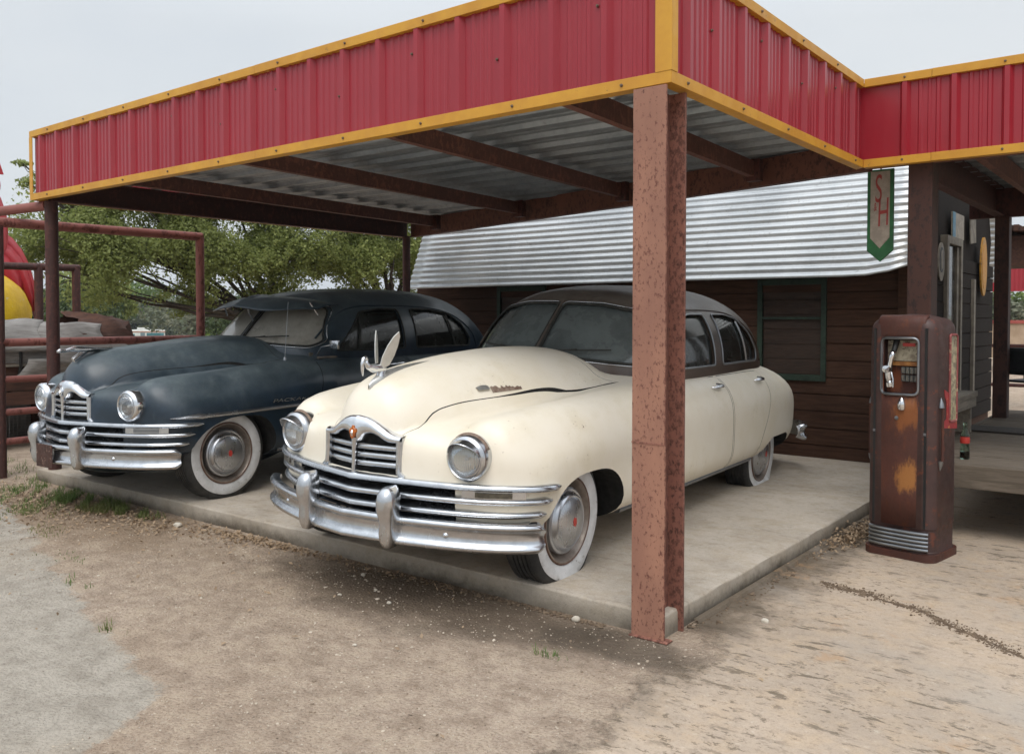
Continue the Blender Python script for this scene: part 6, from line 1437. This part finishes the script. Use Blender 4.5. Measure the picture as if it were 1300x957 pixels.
# rubble crumbs along slab base and the washed out crack
u=rng.random(420); A=np.stack([-2.2-1.3*u**1.4,3.535-rng.random(420)*.05,np.full(420,.004)],1); u=rng.random(520); B=np.stack([-1.885+rng.random(520)**1.5*.10,3.75+3.0*u,np.full(520,.006)],1)
cr=np.array([(-1.62,4.86),(-1.50,4.79),(-1.38,4.80),(-1.25,4.72),(-1.10,4.70),(-1.0,4.62),(-.86,4.50),(-.75,4.44),(-.60,4.32),(-.42,4.2)])
def along(n,w):
    cc_=rng.choice([.04,.10,.16,.20,.24,.29,.40,.47,.56,.62,.68,.74,.80,.86,.92],n); t=np.clip(cc_+rng.normal(size=n)*.022,0,.999)*(len(cr)-1); i=t.astype(int); f=(t-i)[:,None]; p=cr[i]*(1-f)+cr[np.minimum(i+1,len(cr)-1)]*f; p=p+rng.normal(size=p.shape)*w*(.25+1.1*np.sin(t[:,None]*1.9)**2); return np.concatenate([p,np.full((n,1),.006)],1)
Cc=along(1900,.030)
stones('rubble',np.concatenate([A,B,Cc]),np.clip(rng.lognormal(-5.3,.5,len(A)+len(B)+len(Cc)),.002,.014)*np.concatenate([np.ones(len(A)+len(B)),np.full(len(Cc),.62)]),pm('dark_rubble',lin('#5c4c3d'),lin('#7d6c59'),30,.95),4,'dark crumbs of soil and broken concrete along slab and crack','rubble')
# crack bed
m=MB(); P=[]
for i,(x,y) in enumerate(cr):
    w=.001+.007*abs(math.sin(i*1.3+.4)); P.append([(x-.3*w,y-w,.0065),(x+.3*w,y+w,.0065)])
m.grid(P); q=m.build('crack_soil',pm('soil_in_crack',lin('#4f4033'),lin('#6b5847'),25,.95,bump=.004)); tag(q,kind='structure')
# a few single pale stones
wst=pm('pale_limestone',lin('#cfc8bb'),lin('#b5ac9d'),20,.9,bump=.003)
STN=[(-5.62,3.36,.030,'largest white stone lying by the leaf pile left of the blue car wheel'),(-1.62,4.04,.019,'lone pale stone on the tan concrete right of the slab corner'),(-3.72,3.37,.014,'white stone below the left bumper guard of the cream car'),(-3.46,3.22,.012,'white stone in the oil stain nearest the slab'),(-3.55,3.05,.011,'lower of the white stones in the oil stain'),(-3.25,3.12,.012,'rightmost white stone in the oil stain'),(-2.35,3.5,.022,'pale stone lying against the slab foot left of the corner post'),(-2.95,2.62,.010,'tiny dark grey stone alone on the open dirt')]
for i,(x,y,r,lab) in enumerate(STN):
    rr=random.Random(i); bm=bmesh.new(); bmesh.ops.create_icosphere(bm,subdivisions=2,radius=r)
    for v in bm.verts: v.co*=1+rr.uniform(-.16,.16); v.co.z*=.65
    me=bpy.data.meshes.new('stone'); bm.to_mesh(me); bm.free(); q=link('stone',me,wst,smooth=True,angle=40); q.location=(x,y,r*.45); tag(q,lab,'stone','single stones lying on the ground')
# ================================================================== cars placed
car_meshes()
c1,zt=car('cream_sedan',(-3.482,3.713,.105-.011),3.85,2.0,'cream vintage sedan with dark brown roof and flat whitewall tyres, nearest the corner post',M['cream'],M['brown_top'],M['glass_cream'],'cream')
c2,zt=car('navy_sedan',(-6.651,3.722,.105-.006),2.75,0,'faded dark blue vintage sedan with outside sun visor, left of the cream car',M['navy'],M['navy'],M['glass_navy'],'navy')
navy_extras(c2,zt)
# the blue car is a slightly shorter-nosed variant: shift cowl forward and arch back
wf=pchip([.9,.35,.0,-.5,-1.15,-2.3,-3.2,-5],[0,0,-.09,0,.12,.06,0,0])
def warp(o):
    for ch in o.children:
        if ch.type=='MESH' and ch.location.length<1e-6:
            me=ch.data; n=len(me.vertices); co_=np.empty(n*3); me.vertices.foreach_get('co',co_); co_=co_.reshape(-1,3); co_[:,0]+=wf(co_[:,0]); me.vertices.foreach_set('co',co_.reshape(-1)); me.update(); warp(ch)
        elif ch.type=='EMPTY' and ch.location.length<1e-6: warp(ch)
warp(c2)
for c in (c1,c2): c['group']='old sedans parked under the canopy'

# ================================================================== far air
m=MB(); m.box(-3700,3700,-3700,3700,-17,70); hz=m.build('haze',[bpy.data.materials.new('air')])
hm=hz.data.materials[0]; hm.use_nodes=True; hm.node_tree.nodes.clear(); o_=hm.node_tree.nodes.new('ShaderNodeOutputMaterial'); v_=hm.node_tree.nodes.new('ShaderNodeVolumePrincipled'); v_.inputs['Density'].default_value=.00035; v_.inputs['Color'].default_value=(.80,.87,.95,1); hm.node_tree.links.new(v_.outputs[0],o_.inputs['Volume'])
tag(hz,'thin far haze over the distant hills','haze',kind='stuff')
